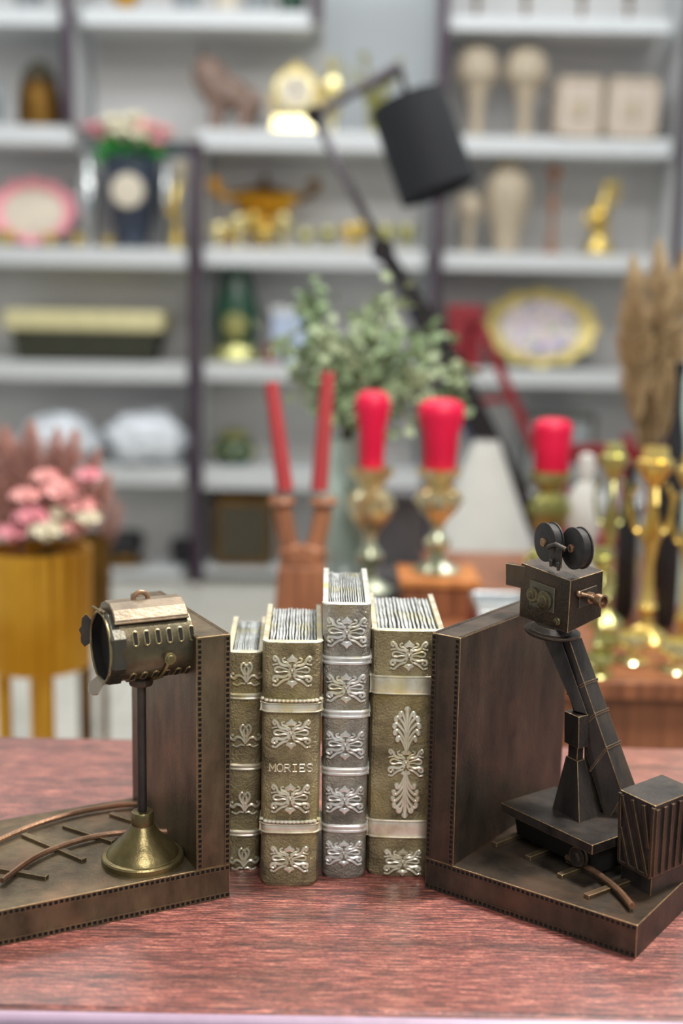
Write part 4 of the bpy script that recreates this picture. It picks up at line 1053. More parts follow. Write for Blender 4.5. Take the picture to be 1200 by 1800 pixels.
gc = [(384, 38, 'pale gold cup nearest the dark upright on the middle shelf', 'gold_pale'), (402, 30, 'short copper coloured cup, second in the row of cups', 'gold_ochre'), (418, 52, 'bright gold goblet, third in the row on the middle shelf', 'gold_pale'), (444, 60, 'tall bright gold goblet under the tureen', 'gold'), (466, 34, 'small gold cup between two gold goblets', 'gold'), (497, 58, 'bright gold goblet right of the tureen foot', 'gold_pale'), (536, 30, 'small greenish gold cup right of the bright gold goblets', 'gold_green'), (574, 36, 'greenish gold cup left of the lamp arm', 'gold_green'), (612, 40, 'gold cup just left of the lamp arm', 'gold'), (632, 46, 'bright gold cup just behind the lamp arm', 'gold'), (676, 40, 'dull gold cup behind the lamp joint', 'gold_green'), (712, 42, 'dull gold cup right of the lamp joint', 'gold_green')]
GOB = [(.7, 0), (.7, .05), (.2, .12), (.18, .35), (.5, .45), (.95, .65), (1, .85), (.9, 1), (.8, 1), (.8, .7)]
for i, (px, h, lb, mt) in enumerate(gc):
    t = vase('gold_goblet', lb, 'goblet', px, 'C3', 34, h, GOB, M[mt], D=SY + .05 + .085 * (i % 2), group='gold cups on the middle shelf')
# --- third row
def basket():
    D = SY + .14; t = place('storage_basket', 'long black green wicker basket with a cream liner on the left shelf', 'basket', 158, 'L4', D); s = mpp(D)
    W_, H_, dd = 250 * s, 56 * s, 130 * s
    mb = MB(); mb.box((0, 0, H_ / 2), (W_ * .90, dd * .9, H_), taper=1.08); mb.build('body', M['wicker'], t, bevel=.01, bseg=3)
    MB().box((0, 0, H_ + 11 * s), (W_ * 1.06, dd * 1.04, 34 * s)).build('cloth_liner', M['lidcream'], t, bevel=.012, bseg=3)
    mb = MB()
    for k in range(26):
        x = -W_ * .44 + W_ * .88 * k / 25; mb.tube([(x, -dd * .455, 2 * s), (x * 1.04, -dd * .475, H_ * .5), (x * 1.08, -dd * .492, H_ * .96)], 1.7 * s, 5)
    mb.build('wicker_ribs', M['brown_dk'], t)
basket()
t = vase('green_vase', 'dark green bottle vase with a gold medallion and gold foot', 'vase', 416, 'C4', 84, 150, [(.62, .16), (.74, .2), (.88, .34), (.94, .5), (.82, .7), (.62, .88), (.5, 1.0), (.58, 1.04), (.48, 1.04)], M['dkgreen'])
lath(t, 'gold_foot', [(1.08, 0), (1.12, .05), (.98, .1), (.9, .17), (.66, .2)], 42 * m_, 150 * m_, M['gold_green'])
MB().lathe([(.001, -7 * m_), (18 * m_, -6 * m_), (22 * m_, 0), (20 * m_, 5 * m_)], (0, -36 * m_, 62 * m_), 24, axis=(0, 1, 0)).build('medallion', M['gold_green'], t)
vase('red_trinket_pot', 'little red pot beside the green bottle vase', 'pot', 478, 'C4', 24, 30, [(.8, 0), (1, .3), (.9, .9), (.5, 1)], M['red_paint'], D=SY + .06)
t = place('blue_white_box', 'pale blue and white box behind the eucalyptus leaves', 'box', 512, 'C4')
MB().box((0, 0, 42 * m_), (62 * m_, 50 * m_, 84 * m_)).build('carton', M['bluebox'], t, bevel=.003)
MB().box((0, 0, 88 * m_), (66 * m_, 54 * m_, 14 * m_)).build('lid', M['white_board'], t, bevel=.003)
# --- fourth, fifth row
def wrap(px, wpx, hpx, label, seed):
    D = SY + .10; t = place('wrapped_bundle', label, 'wrapped goods', px, 'L5', D); s = mpp(D)
    mb = MB(); n = 28; V = []; m2 = 14
    for i in range(m2 + 1):
        th = PI * i / m2
        for q in range(n):
            a = 2 * PI * q / n; d = Vector((math.sin(th) * math.cos(a), math.sin(th) * math.sin(a), math.cos(th)))
            r_ = 1 + .28 * noise.noise(d * 2.2 + Vector((seed, 0, 0))) + .12 * noise.noise(d * 6 + Vector((seed, 3, 0)))
            V.append((d.x * r_ * wpx / 2 * s, d.y * r_ * 62 * s, max(0, (d.z * r_ * .5 + .48)) * hpx * s))
    mb.add(V, [(i * n + q, i * n + (q + 1) % n, (i + 1) * n + (q + 1) % n, (i + 1) * n + q) for i in range(m2) for q in range(n)], 0, True)
    mb.build('wrap', M['plastic'], t)
    MB().tube(smooth_path([(-wpx * .2 * s, -66 * s, 10 * s), (-wpx * .16 * s, -50 * s, hpx * .7 * s), (-wpx * .1 * s, 0, hpx * 1.0 * s)], 4), 2 * s, 6).build('tape', M['white_board'], t)
wrap(258, 136, 92, 'white plastic wrapped bundle left of the long dark upright', 1.0)
wrap(100, 136, 84, 'white plastic wrapped bundle behind the pink flowers', 5.0)
t = vase('squat_pot', 'small dark green and gold squat pot on the lower middle shelf', 'pot', 412, 'C5', 76, 46, [(.6, 0), (.8, .1), (1, .5), (.8, .9), (.6, 1)], M['dkgreen'], (M['gold_green'], .8, 18))
mb = MB()
for k in range(8):
    a = 2 * PI * k / 8; mb.ball((36 * m_ * math.cos(a), 36 * m_ * math.sin(a), 24 * m_), 7 * m_, seg=8)
mb.build('gold_studs', M['gold_green'], t)
def crate(px, k, wpx, hpx, label, m1, m2):
    t = place('lattice_box', label, 'box', px, k); s = m_
    MB().box((0, 0, hpx / 2 * s), (wpx * s, 110 * s, hpx * s)).build('body', m1, t, bevel=.003)
    mb = MB(); y = -56 * s
    for a, b, c, d in ((0, hpx * .04, wpx, hpx * .08), (0, hpx * .96, wpx, hpx * .08), (-wpx * .47, hpx / 2, wpx * .07, hpx), (wpx * .47, hpx / 2, wpx * .07, hpx)): mb.box((a * s, y, b * s), (c * s, 4 * s, d * s))
    mb.build('frame', m2, t, bevel=.001); return t
crate(434, 'C6', 96, 118, 'dark gold framed box on the bottom middle shelf', M['brown_dk'], M['gold_brown'])
t = vase('black_bowl', 'black bowl on a gold stand on the bottom left shelf', 'bowl', 212, 'L6', 76, 54, [(.55, .3), (.8, .35), (1, .7), (.9, 1), (.8, 1), (.7, .6)], M['black'])
lath(t, 'gold_stand', [(1, -.02), (1, .1), (.7, .2), (.6, .34)], 42 * m_, 54 * m_, M['gold_brown'])
t = vase('black_bowl', 'small black bowl beside the long dark upright on the bottom left shelf', 'bowl', 316, 'L6', 40, 44, [(.6, 0), (.85, .2), (1, .7), (.9, 1), (.8, 1), (.7, .5)], M['black'])
# --- right unit
TV = [(.52, 0), (.55, .04), (.38, .08), (.34, .2), (.36, .35), (.44, .44), (.52, .5), (.62, .58), (.98, .68), (1, .82), (.85, .94), (.6, .98), (.7, 1), (.6, 1)]
for px, lb in ((826, 'tall pale wooden column vase nearest the black lampshade'), (910, 'tall pale wooden column vase beside the pale carved boxes')):
    t = vase('wooden_column_vase', lb, 'vase', px, 'R2', 72, 146, TV, M['tan_wood'], group='tall pale wooden vases')
for px, wd, lb, mk in ((994, 72, 'pale pinkish wooden box with a carved panel, left one of two', 'brown_dk'), (1082, 84, 'pale pinkish wooden box with a square carving, right one of two', 'tan_wood')):
    t = crate(px, 'R2', wd, 94, lb, M['pale_box'], M['tan_wood']); t.name = 'carved_box'; t['group'] = 'pale carved boxes'
    MB().box((0, -57 * m_, 46 * m_), (30 * m_, 3 * m_, 30 * m_)).build('carved_square', M['tan_wood'], t, bevel=.002)
vase('wooden_column_vase', 'slender pale wooden vase under the lampshade on the right unit', 'vase', 820, 'R3', 46, 100, TV, M['tan_wood'])
vase('rounded_wooden_vase', 'large rounded pale wooden vase on the right unit', 'vase', 886, 'R3', 78, 152, [(.55, 0), (.6, .04), (.55, .1), (.7, .3), (.9, .5), (1, .68), (.92, .82), (.6, .92), (.5, .96), (.58, 1), (.5, 1)], M['tan_wood'])
vase('brown_candlestick', 'tall slim brown wooden candlestick between the rounded vase and gold figurine', 'candlestick', 966, 'R3', 34, 150, STICK, M['copper_wood'])
figurine(1050, 'R3', 62, 128, 'gold dancing figurine on the right unit', M['gold'])
for px, lb in ((822, 'bronze trinket on the top right shelf nearest the upright'), (905, 'bronze trinket second from the left on the top right shelf'), (1000, 'bronze trinket third from the left on the top right shelf'), (1080, 'bronze trinket at the right end of the top right shelf')):
    vase('bronze_trinket', lb, 'ornament', px, 'R1', 30, 54, STICK, M['gold_brown'], group='bronze trinkets on the top right shelf')
oval_dish(952, 'R4', 192, 132, 'pale gilt oval tray with a floral painted centre on the right unit', M['gold_frame'], M['floral'], D=IY + .02)
t = place('red_gift_box', 'deep red box beside the gilt oval tray', 'box', 818, 'R4', SY + .08)
MB().box((0, 0, 46 * m_), (56 * m_, 40 * m_, 92 * m_)).build('carton', M['red_paint'], t, bevel=.003)
MB().box((0, 0, 97 * m_), (62 * m_, 46 * m_, 16 * m_)).build('lid', M['red_paint'], t, bevel=.003)
crate(985, 'R5', 120, 130, 'dark grey crate on the lower right shelf behind the red candle', M['greyc'], M['brown_dk'])

# ================================================================== DISPLAY TABLE BEHIND
TZ = -.030; TX0, TX1, TY0, TY1 = -.090, 1.10, 1.43, 2.25
def display_table():
    t = thing('display_table', 'orange brown wooden display table behind the right bookend, carrying candle holders', 'table', ((TX0 + TX1) / 2, (TY0 + TY1) / 2, FLOOR_Z))
    h = TZ - FLOOR_Z; W_, D_ = TX1 - TX0, TY1 - TY0
    MB().box((0, 0, h - .012), (W_, D_, .024)).build('tabletop', M['display_wood'], t, bevel=.003)
    MB().box((0, 0, h - .085), (W_ - .03, D_ - .03, .122)).build('apron', M['display_wood'], t, bevel=.002)
    for sx in (-1, 1):
        for sy in (-1, 1): MB().box((sx * (W_ / 2 - .05), sy * (D_ / 2 - .05), (h - .1) / 2), (.06, .06, h - .1)).build('leg', M['display_wood'], t, bevel=.003)
display_table()
tr = thing('table_runner', 'charcoal cloth runner on the display table under the slim candle holder', 'table runner', (at(662, 1000, 1.9).x, 1.84, TZ + .0004))
mb = MB(); V = []
for i in range(25):
    for j in range(13):
        x = -.085 + .17 * j / 12; y = -.40 + .80 * i / 24; V.append((x, y, .0012 + .0006 * math.sin(x * 90 + y * 14)))
mb.add(V, [(i * 13 + j, i * 13 + j + 1, (i + 1) * 13 + j + 1, (i + 1) * 13 + j) for i in range(24) for j in range(12)], 0, True)
o = mb.build('cloth', plain('charcoal_cloth', lin(70, 68, 70), .9), tr); md = o.modifiers.new('solid', 'SOLIDIFY'); md.thickness = .001
RZ = .0034
def onT(name, label, cat, px, py, z=TZ, group=None, D=None):
    p = at(px, py, D) if D else atz(px, py, z)
    return thing(name, label, cat, (p.x, p.y, z + .0004), 0, group), mpp(p.y)
def holder(px, py, ytop, wp, label, mats, D=None, z=TZ, prof=None, seg=32, group=None, name='candle_holder'):
    t, s = onT(name, label, 'candle holder', px, py, z, group, D)
    hp = (at(px, ytop, t.location.y).z - t.location.z) / s
    prof = prof or [(1.0, 0), (1.0, .03), (.7, .06), (.3, .12), (.22, .18), (.5, .24), (.55, .30), (.3, .36), (.2, .42), (.35, .5), (.75, .6), (.92, .7), (.85, .78), (.5, .84), (.6, .9), (.85, .94), (.9, 1), (.7, 1)]
    k = len(prof) // 2
    lath(t, 'pedestal', prof[:k + 1], wp / 2 * s, hp * s, mats[0], seg=seg, flute=8, amp=.05)
    lath(t, 'cup', prof[k:], wp / 2 * s, hp * s, mats[1], seg=seg, flute=8, amp=.06)
    mb = MB()
    for q in range(8):
        a = 2 * PI * q / 8; mb.ball((wp * .44 * s * math.cos(a), wp * .44 * s * math.sin(a), hp * .7 * s), wp * .09 * s, seg=8)
    mb.build('beads', mats[0], t)
    return t, s, t.location.z + hp * s
def candle(t, px, wp, hp, s, z, label, mat='candle', flare=0):
    o = thing('pillar_candle', label, 'candle', (t.location.x, t.location.y, z + .0003))
    r = wp / 2 * s
    MB().lathe([(r * (.86 - flare), 0), (r * (.9 - flare), hp * .02 * s), (r * (.93 - flare * .8), hp * .5 * s), (r * .985, hp * .74 * s), (r, hp * .82 * s), (r * .95, hp * .90 * s), (r * .78, hp * .965 * s), (r * .45, hp * s), (.001, hp * 1.0 * s)], (0, 0, 0), 36).build('wax', M[mat], o)
    MB().cyl((0, 0, hp * .97 * s), (.0006, 0, hp * 1.05 * s), .0010, seg=8).build('wick', M['black'], o)
t, s, z = holder(648, 1040, 822, 84, 'mottled green silver candle holder under the slim red candle', (M['mercury'], M['mercury_gold']), z=TZ + RZ); candle(t, 648, 62, 134, s, z, 'slim bright red pillar candle, leftmost of the three pillar candles', flare=.22)
tb = thing('wooden_plinth', 'honey coloured wooden block on the display table under a candle holder', 'plinth', (atz(776, 1100, TZ).x, 1.79, TZ + .0002))
s = mpp(1.79)
MB().box((0, 0, .022), (.110, .110, .044)).build('block', M['display_wood'], tb, bevel=.002)
MB().box((0, 0, .050), (.118, .118, .012)).build('top_board', M['display_wood_light'], tb, bevel=.002)
t, s, z = holder(766, 1040, 824, 84, 'mottled green silver candle holder under the wide red candle', (M['mercury'], M['mercury_gold']), D=1.79, z=TZ + .0565); 
zt = at(766, 826, 1.79).z
candle(t, 768, 82, 122, s, z, 'wide bright red pillar candle, the middle one of the three', flare=.2)
t, s, z = holder(956, 1110, 828, 78, 'greenish gold candle holder behind the film camera bookend', (M['gold_green'], M['gold_green']), D=1.86); candle(t, 956, 68, 92, s, z, 'short bright red pillar candle, rightmost of the three pillar candles')
# copper holder with two tapers
def twin():
    D = 1.74; t = thing('twin_taper_holder', 'carved copper coloured wooden holder with two candle cups, left on the display table', 'candle holder', (at(530, 1040, D).x, D, TZ + .0004)); s = mpp(D)
    H_ = (at(530, 880, D).z - TZ)
    mb = MB()
    mb.box((0, 0, H_ * .22), (96 * s, 60 * s, H_ * .44), taper=.86); mb.box((0, 0, H_ * .50), (76 * s, 36 * s, H_ * .14), taper=.9)
    mb.build('carved_body', M['copper_wood'], t, bevel=.003)
    for sg in (-1, 1):
        a = MB().tube(smooth_path([(sg * 14 * s, 0, H_ * .45), (sg * 22 * s, 0, H_ * .58), (sg * 30 * s, 0, H_ * .75), (sg * 36 * s, 0, H_ * .93)], 5), [23 * s] * 6 + [17 * s] * 10, 12, up=(0, 1, 0)).build('arm', M['copper_wood'], t)
        MB().lathe([(10 * s, 0), (18 * s, 6 * s), (25 * s, 14 * s), (20 * s, 22 * s), (16 * s, 22 * s)], (sg * 37 * s, 0, H_ * .92), 20).build('candle_cup', M['copper_wood'], t)
    for px0, py0, px1, py1, lb in ((501, 862, 476, 672, 'matte red taper candle leaning left'), (561, 862, 576, 654, 'matte red taper candle leaning right, beside the slim pillar candle')):
        a = at(px0, py0, D); b = at(px1, py1, D); a.z = max(a.z, TZ + H_ * .98)
        o = thing('taper_candle', lb, 'candle', a, group='two matte red tapers'); 
        MB().cyl((0, 0, 0), b - a, 15 * s, 12 * s, 20).build('wax', M['taper'], o)
        d = (b - a); MB().cyl(d * .995, d * 1.03, .001, seg=6).build('wick', M['black'], o)
twin()
# glass vase and greenery
def greenery():
    D = 1.99; x0 = at(604, 1000, D).x; s = mpp(D)
    t = thing('glass_vase', 'pale green glass vase of sage eucalyptus branches behind the slim red candle', 'vase', (x0, D, TZ + .0004))
    H_ = at(622, 770, D).z - TZ
    MB().lathe([(34 * s, 0), (40 * s, .006), (30 * s, .03), (48 * s, H_ * .4), (56 * s, H_ * .7), (44 * s, H_ * .92), (52 * s, H_), (49 * s, H_), (41 * s, H_ * .92), (52 * s, H_ * .7), (44 * s, H_ * .4), (22 * s, .03)], (0, 0, 0), 40).build('glass_body', M['glass'], t)
    rnd = random.Random(11)
    tips = [(530, 545, 0), (490, 600, .04), (560, 590, -.05), (600, 640, .03), (640, 560, .05), (690, 520, 0), (705, 600, -.04), (760, 640, .02), (810, 655, 0), (820, 710, .03), (740, 690, -.04), (520, 650, .03), (580, 680, -.03), (660, 650, 0), (700, 680, .05), (545, 515, .02), (672, 590, .02), (620, 600, -.02), (770, 600, .05)]
    for i, (px, py, dy) in enumerate(tips):
        p = at(px, py, D + dy); p = Vector((p.x - x0, dy, p.z - TZ))
        mid = Vector((p.x * .35, dy * .3, H_ + (p.z - H_) * .55))
        P = smooth_path([(0, 0, .02), (p.x * .04, 0, H_), mid, p], 7)
        br = MB().tube(P, .0016, 5).build('branch', M['stem'], t)
        ml = MB(); L = []
        for q in P[10:]:
            for _ in range(6): L.append((q + Vector((rnd.gauss(0, .013), rnd.gauss(0, .013), rnd.gauss(0, .013))), (rnd.uniform(-1, 1), rnd.uniform(-1, 1), rnd.uniform(-.6, 1))))
        leaves(ml, L, .024, .015, rnd)
        ml.build('leaves', M['sage'] if i % 3 else M['sage_dk'], br)
greenery()
t, s = onT('charcoal_display_box', 'charcoal grey box standing behind the two mottled candle holders', 'box', 664, 1000, TZ, None, 2.17)
hb = at(664, 872, 2.17).z - TZ
MB().box((0, 0, hb / 2), (150 * s, .10, hb)).build('carton', plain('charcoal_board', lin(84, 82, 86), .6), t, bevel=.003)
MB().box((0, 0, hb + .004), (156 * s, .108, .010)).build('lid', plain('slate_board', lin(98, 98, 102), .6), t, bevel=.002)
# ================================================================== STANDING LAMP
def big_lamp():
    D = 2.75; P = lambda px, py, d=0: at(px, py, D + d)
    base = P(935, 960); base = Vector((P(1010, 1000).x, D, FLOOR_Z))
    t = thing('black_floor_lamp', 'tall black articulated floor lamp with a tilted black drum shade', 'lamp', base); o = base; s = mpp(D)
    L = lambda v: Vector(v) - o
    MB().lathe([(.15, 0), (.15, .015), (.13, .022), (.02, .028), (.016, .06)], (0, 0, 0), 40).build('base', M['arm_dark'], t)
    MB().tube([(0, 0, .03), L(P(985, 1000)), L(P(925, 905))], .013, 12, up=(0, 1, 0)).build('lower_pole', M['arm_dark'], t)
    a, b = L(P(925, 905)), L(P(742, 545))
    sd = Vector((.0, 1, 0)); ax = (b - a).normalized(); w_ = ax.cross(sd).normalized()
    def beam(a, b, wd, dp, nm, mt, off=0):
        c = [q + w_ * off for q in (a, b)]
        r = [(c[0] + w_ * i * wd + sd * j * dp) for i, j in ((-1, -1), (1, -1), (1, 1), (-1, 1))]; q = [(c[1] + w_ * i * wd + sd * j * dp) for i, j in ((-1, -1), (1, -1), (1, 1), (-1, 1))]
        return MB().hexa(r, q).build(nm, mt, t, bevel=.003)
    beam(a, b, 21 * s, .012, 'lower_arm', M['arm_dark'])
    beam(b, L(P(672, 440)), 13 * s, .012, 'lower_arm', M['arm_dark'])
    beam(a, L(P(720, 470, .04)), 6 * s, .008, 'blue_strut', M['arm_blue'], 31 * s)
    MB().cyl(L(P(672, 440, -.03)), L(P(672, 440, .05)), 20 * s, seg=24).build('joint', M['arm_dark'], t)
    MB().tube([L(P(672, 440)), L(P(552, 205))], 8 * s, 10, up=(0, 1, 0)).build('upper_arm', M['arm_grey'], t)
    MB().cyl(L(P(552, 203, -.02)), L(P(552, 203, .02)), 15 * s, seg=20).build('joint', M['arm_dark'], t)
    MB().tube([L(P(552, 203)), L(P(628, 158)), L(P(702, 118))], [8 * s, 8 * s, 12 * s], 10, up=(0, 1, 0)).build('top_arm', M['arm_grey'], t)
    c0, c1 = P(715, 178), P(770, 340); c = L(c0); d = L(c1); ax2 = (d - c).normalized(); h = (d - c).length; r = 66 * s
    MB().tube([L(P(702, 118)), c + ax2 * .02], 5 * s, 10, up=(0, 1, 0)).build('shade_stem', M['arm_dark'], t)
    tilt = (ax2 + Vector((0, -.10, 0))).normalized()
    MB().lathe([(r * .96, 0), (r * .97, -.001), (r * 1.0, h), (r * .985, h), (r * .95, .002)], c, 56, axis=tilt, caps=False).build('lamp_shade', M['black_shade'], t)
    mb = MB()
    for q in range(3):
        an = 2 * PI * q / 3; e1 = tilt.orthogonal().normalized(); e2 = tilt.cross(e1)
        mb.tube([c + tilt * .02, c + tilt * .012 + (e1 * math.cos(an) + e2 * math.sin(an)) * r * .955], 2 * s, 6)
    mb.build('shade_spider', M['arm_dark'], t)
    MB().lathe([(.001, 0), (.014, .01), (.03, .06), (.02, .09), (.001, .1)][::-1], c + tilt * .12, 20, axis=-tilt).build('bulb', M['cream'], t)
big_lamp()
# red easel behind the lamp
def easel():
    D = 3.1; base = Vector((at(880, 800, D).x, D, FLOOR_Z)); L = lambda v: Vector(v) - base
    t = thing('red_easel', 'deep red easel leaning behind the lamp arm', 'easel', base); s = mpp(D)
    q = at(940, 790, D); q2 = at(832, 545, D)
    dirn = (q - q2); foot = q2 + dirn * ((q2.z - FLOOR_Z) / -dirn.z)
    MB().tube([L(q2), L(foot)], 11 * s, 4, up=(0, 1, 0), smooth=False).build('slanted_leg', M['red_paint'], t)
    f2 = Vector((q2.x - .10, D + .28, FLOOR_Z)); MB().tube([L(q2), L(f2)], 10 * s, 4, up=(0, 1, 0), smooth=False).build('rear_leg', M['red_paint'], t)
    MB().box(L(at(815, 552, D - .02)), (52 * s, .03, 30 * s)).build('top_clamp', M['red_paint'], t, bevel=.003)
    MB().tube([L(at(905, 700, D)), L(at(830, 705, D + .05))], 8 * s, 4, up=(0, 1, 0), smooth=False).build('crossbar', M['red_paint'], t)
easel()
# white lampshade beyond the display table
def table_lamp():
    D = 2.5; zf = FLOOR_Z
    x = at(850, 900, D).x; t = thing('white_shaded_lamp', 'pale grey conical lampshade on a stand behind the wide red candle', 'lamp', (x, D, zf)); s = mpp(D)
    z0 = at(850, 985, D).z - zf; z1 = at(850, 775, D).z - zf
    MB().lathe([(.12, 0), (.12, .015), (.02, .03), (.014, .06), (.014, z0 + .1)], (0, 0, 0), 30).build('stand', M['silver'], t)
    MB().lathe([(98 * s, z0), (22 * s, z1), (20 * s, z1), (94 * s, z0)], (0, 0, 0), 48).build('lamp_shade', M['lampwhite'], t)
table_lamp()
# red stool / rail by the right
def red_frame():
    D = 2.6; base = Vector((at(1060, 800, D).x, D, FLOOR_Z)); L = lambda v: Vector(v) - base; s = mpp(D)
    t = thing('red_wooden_stand', 'deep red wooden stand with a low rail behind the gold candlesticks', 'stand', base)
    z = at(1050, 782, D).z - FLOOR_Z
    x0, x1 = L(at(992, 780, D)).x, L(at(1150, 780, D)).x
    for x in (x0, x1):
        for y in (0, .25): MB().box((x, y, z / 2), (.022, .022, z)).build('leg', M['red_paint'], t, bevel=.002)
    MB().box(((x0 + x1) / 2, 0, z - .02), (x1 - x0 + .02, .022, .042)).build('rail', M['red_paint'], t, bevel=.002)
    MB().box(((x0 + x1) / 2, .125, z * .72), (x1 - x0, .26, .02)).build('shelf', M['red_paint'], t, bevel=.002)
red_frame()
# candelabra, vases and glassware at the right
def gold_stick(px, py, hp, wp, label, mt, D=None, z=TZ):
    t, s = onT('gold_candlestick', label, 'candlestick', px, py, z, 'gold candlesticks on the display table', D)
    lath(t, 'stem', STICK[:13], wp / 2 * s, hp * s, M[mt], flute=6, amp=.08)
    lath(t, 'drip_cup', STICK[12:], wp / 2 * s * 1.1, hp * s, M[mt], flute=6, amp=.08)
    mb = MB()
    for k in range(3):
        a = 2 * PI * k / 3 + .4; R_ = wp * .52 * s
        mb.tube(smooth_path([(0, 0, hp * .60 * s), (R_ * .6 * math.cos(a), R_ * .6 * math.sin(a), hp * .56 * s), (R_ * math.cos(a), R_ * math.sin(a), hp * .70 * s), (R_ * .7 * math.cos(a), R_ * .7 * math.sin(a), hp * .80 * s)], 5), wp * .055 * s, 8)
    mb.build('scroll_arms', M[mt], t)
gold_stick(1062, 1120, 330, 62, 'greenish gold candlestick nearest the film camera', 'gold_green', D=1.70)
gold_stick(1132, 1150, 350, 84, 'stout ochre gold candlestick, tallest one between two black vases', 'gold', D=1.62)
gold_stick(1196, 1180, 360, 70, 'pale gold candlestick cut by the right edge of the photo', 'gold', D=1.56)
gold_stick(1046, 1196, 215, 58, 'short greenish gold candlestick right behind the crane boom', 'gold_green', D=1.50)
for px, py, w_, h_, lb, mt, D in ((1110, 1168, 66, 52, 'shiny pale gold cup standing below the stout candlestick', 'gold_pale', 1.52), (1186, 1190, 66, 56, 'shiny pale gold cup at the right edge', 'gold_pale', 1.48), (1052, 1206, 54, 40, 'greenish gold cup just right of the crane boom', 'gold_green', 1.455), (1066, 1172, 50, 44, 'greenish gold cup standing behind another greenish cup', 'gold_green', 1.53)):
    t, s = onT('gold_cup', lb, 'cup', px, py, TZ, 'gold cups on the display table', D); lath(t, 'bowl', GOB, w_ / 2 * s, h_ * s, M[mt])
    lath(t, 'base_ring', [(.8, 0), (.86, .04), (.8, .08)], w_ / 2 * s, h_ * s, M[mt])
for px, py, w_, h_, lb, D in ((1092, 1130, 36, 270, 'slim black bottle vase left of the stout gold candlestick', 1.76), (1166, 1140, 36, 470, 'slim black bottle vase right of the stout gold candlestick', 1.70)):
    t, s = onT('black_bottle_vase', lb, 'vase', px, py, TZ, 'slim black vases', D)
    lath(t, 'body', [(.8, 0), (1, .05), (1, .6), (.8, .72), (.4, .82), (.35, .95)], w_ / 2 * s, h_ * s, M['black'])
    lath(t, 'neck_rim', [(.36, .94), (.5, .97), (.5, 1), (.3, 1)], w_ / 2 * s, h_ * s, M['black'])
t, s = onT('glass_cylinder', 'pale green tall glass cylinder vase at the right edge', 'vase', 1196, 1110, TZ, None, 1.84)
lath(t, 'glass_wall', [(1, 0), (1, 1), (.92, 1), (.92, .02)], 34 * s, 420 * s, M['glass'])
lath(t, 'foot', [(1.1, 0), (1.1, .015), (1.0, .03)], 34 * s, 420 * s, M['silver'])
for px, D, lb in ((1112, 1.80, 'small silver grey vase between the greenish and ochre candlesticks'),):
    t, s = onT('silver_bud_vase', lb, 'vase', px, 1100, TZ, None, D); lath(t, 'body', VASE, 20 * s, 190 * s, M['silver']); lath(t, 'rim', [(.55, .99), (.62, 1.0), (.5, 1.01)], 20 * s, 190 * s, M['silver'])
# white figurine behind the film reels
t, s = onT('white_bust', 'white plaster ornament behind the film reels', 'ornament', 1018, 1080, TZ, None, 1.98)
lath(t, 'plinth', [(1, 0), (1, .12), (.7, .2), (.6, .3)], 34 * s, 230 * s, M['lampwhite']); lath(t, 'body', [(.6, .3), (.95, .5), (.8, .7), (.35, .8), (.5, .9), (.4, 1), (.01, 1.02)], 34 * s, 230 * s, M['lampwhite'])
# moss ball behind the film camera
t, s = onT('moss_pot', 'yellow green moss tuft in a small pot just behind the film camera', 'plant', 945, 1060, TZ, None, 1.50)
zc_ = at(942, 975, 1.5).z - TZ
lath(t, 'pot', [(.7, 0), (.9, .4), (1, .95), (.9, 1)], 24 * s, zc_ * .8, M['greyc'])
mb = MB(); rnd = random.Random(2)
for _ in range(160):
    d = Vector((rnd.gauss(0, 1), rnd.gauss(0, 1), abs(rnd.gauss(0, 1)))).normalized(); mb.ball(Vector((0, 0, zc_ * .92)) + d * 26 * s * rnd.uniform(.6, 1), 4 * s, seg=6)
mb.build('moss', M['gold_green'], t)
# silver tray on a red book
t, s = onT('red_hardcover_book', 'red hardcover book lying flat under a silver tray', 'book', 880, 1075, TZ, None, 1.60)
bw = 100 * s
MB().box((0, 0, .0375), (bw, .13, .007)).build('cover', M['red_paint'], t, bevel=.001); MB().box((0, 0, .0035), (bw, .13, .007)).build('cover', M['red_paint'], t, bevel=.001)
MB().box((0, .002, .0205), (bw * .97, .122, .027)).build('page_block', M['red_paint'], t)
zt = t.location.z + .0412
t2_ = thing('silver_tray', 'silver rectangular tray resting on the red book behind the right bookend', 'tray', (t.location.x, 1.60, zt))
MB().box((0, 0, .003), (bw * .9, .12, .005)).build('tray_base', M['silver'], t2_, bevel=.001)
mb = MB()
for a, b, c, d in ((0, -.06, bw * .92, .006), (0, .06, bw * .92, .006), (-bw * .45, 0, .006, .12), (bw * .45, 0, .006, .12)): mb.box((a, b, .008), (c, d, .014))
mb.build('tray_rim', M['silver'], t2_, bevel=.001)
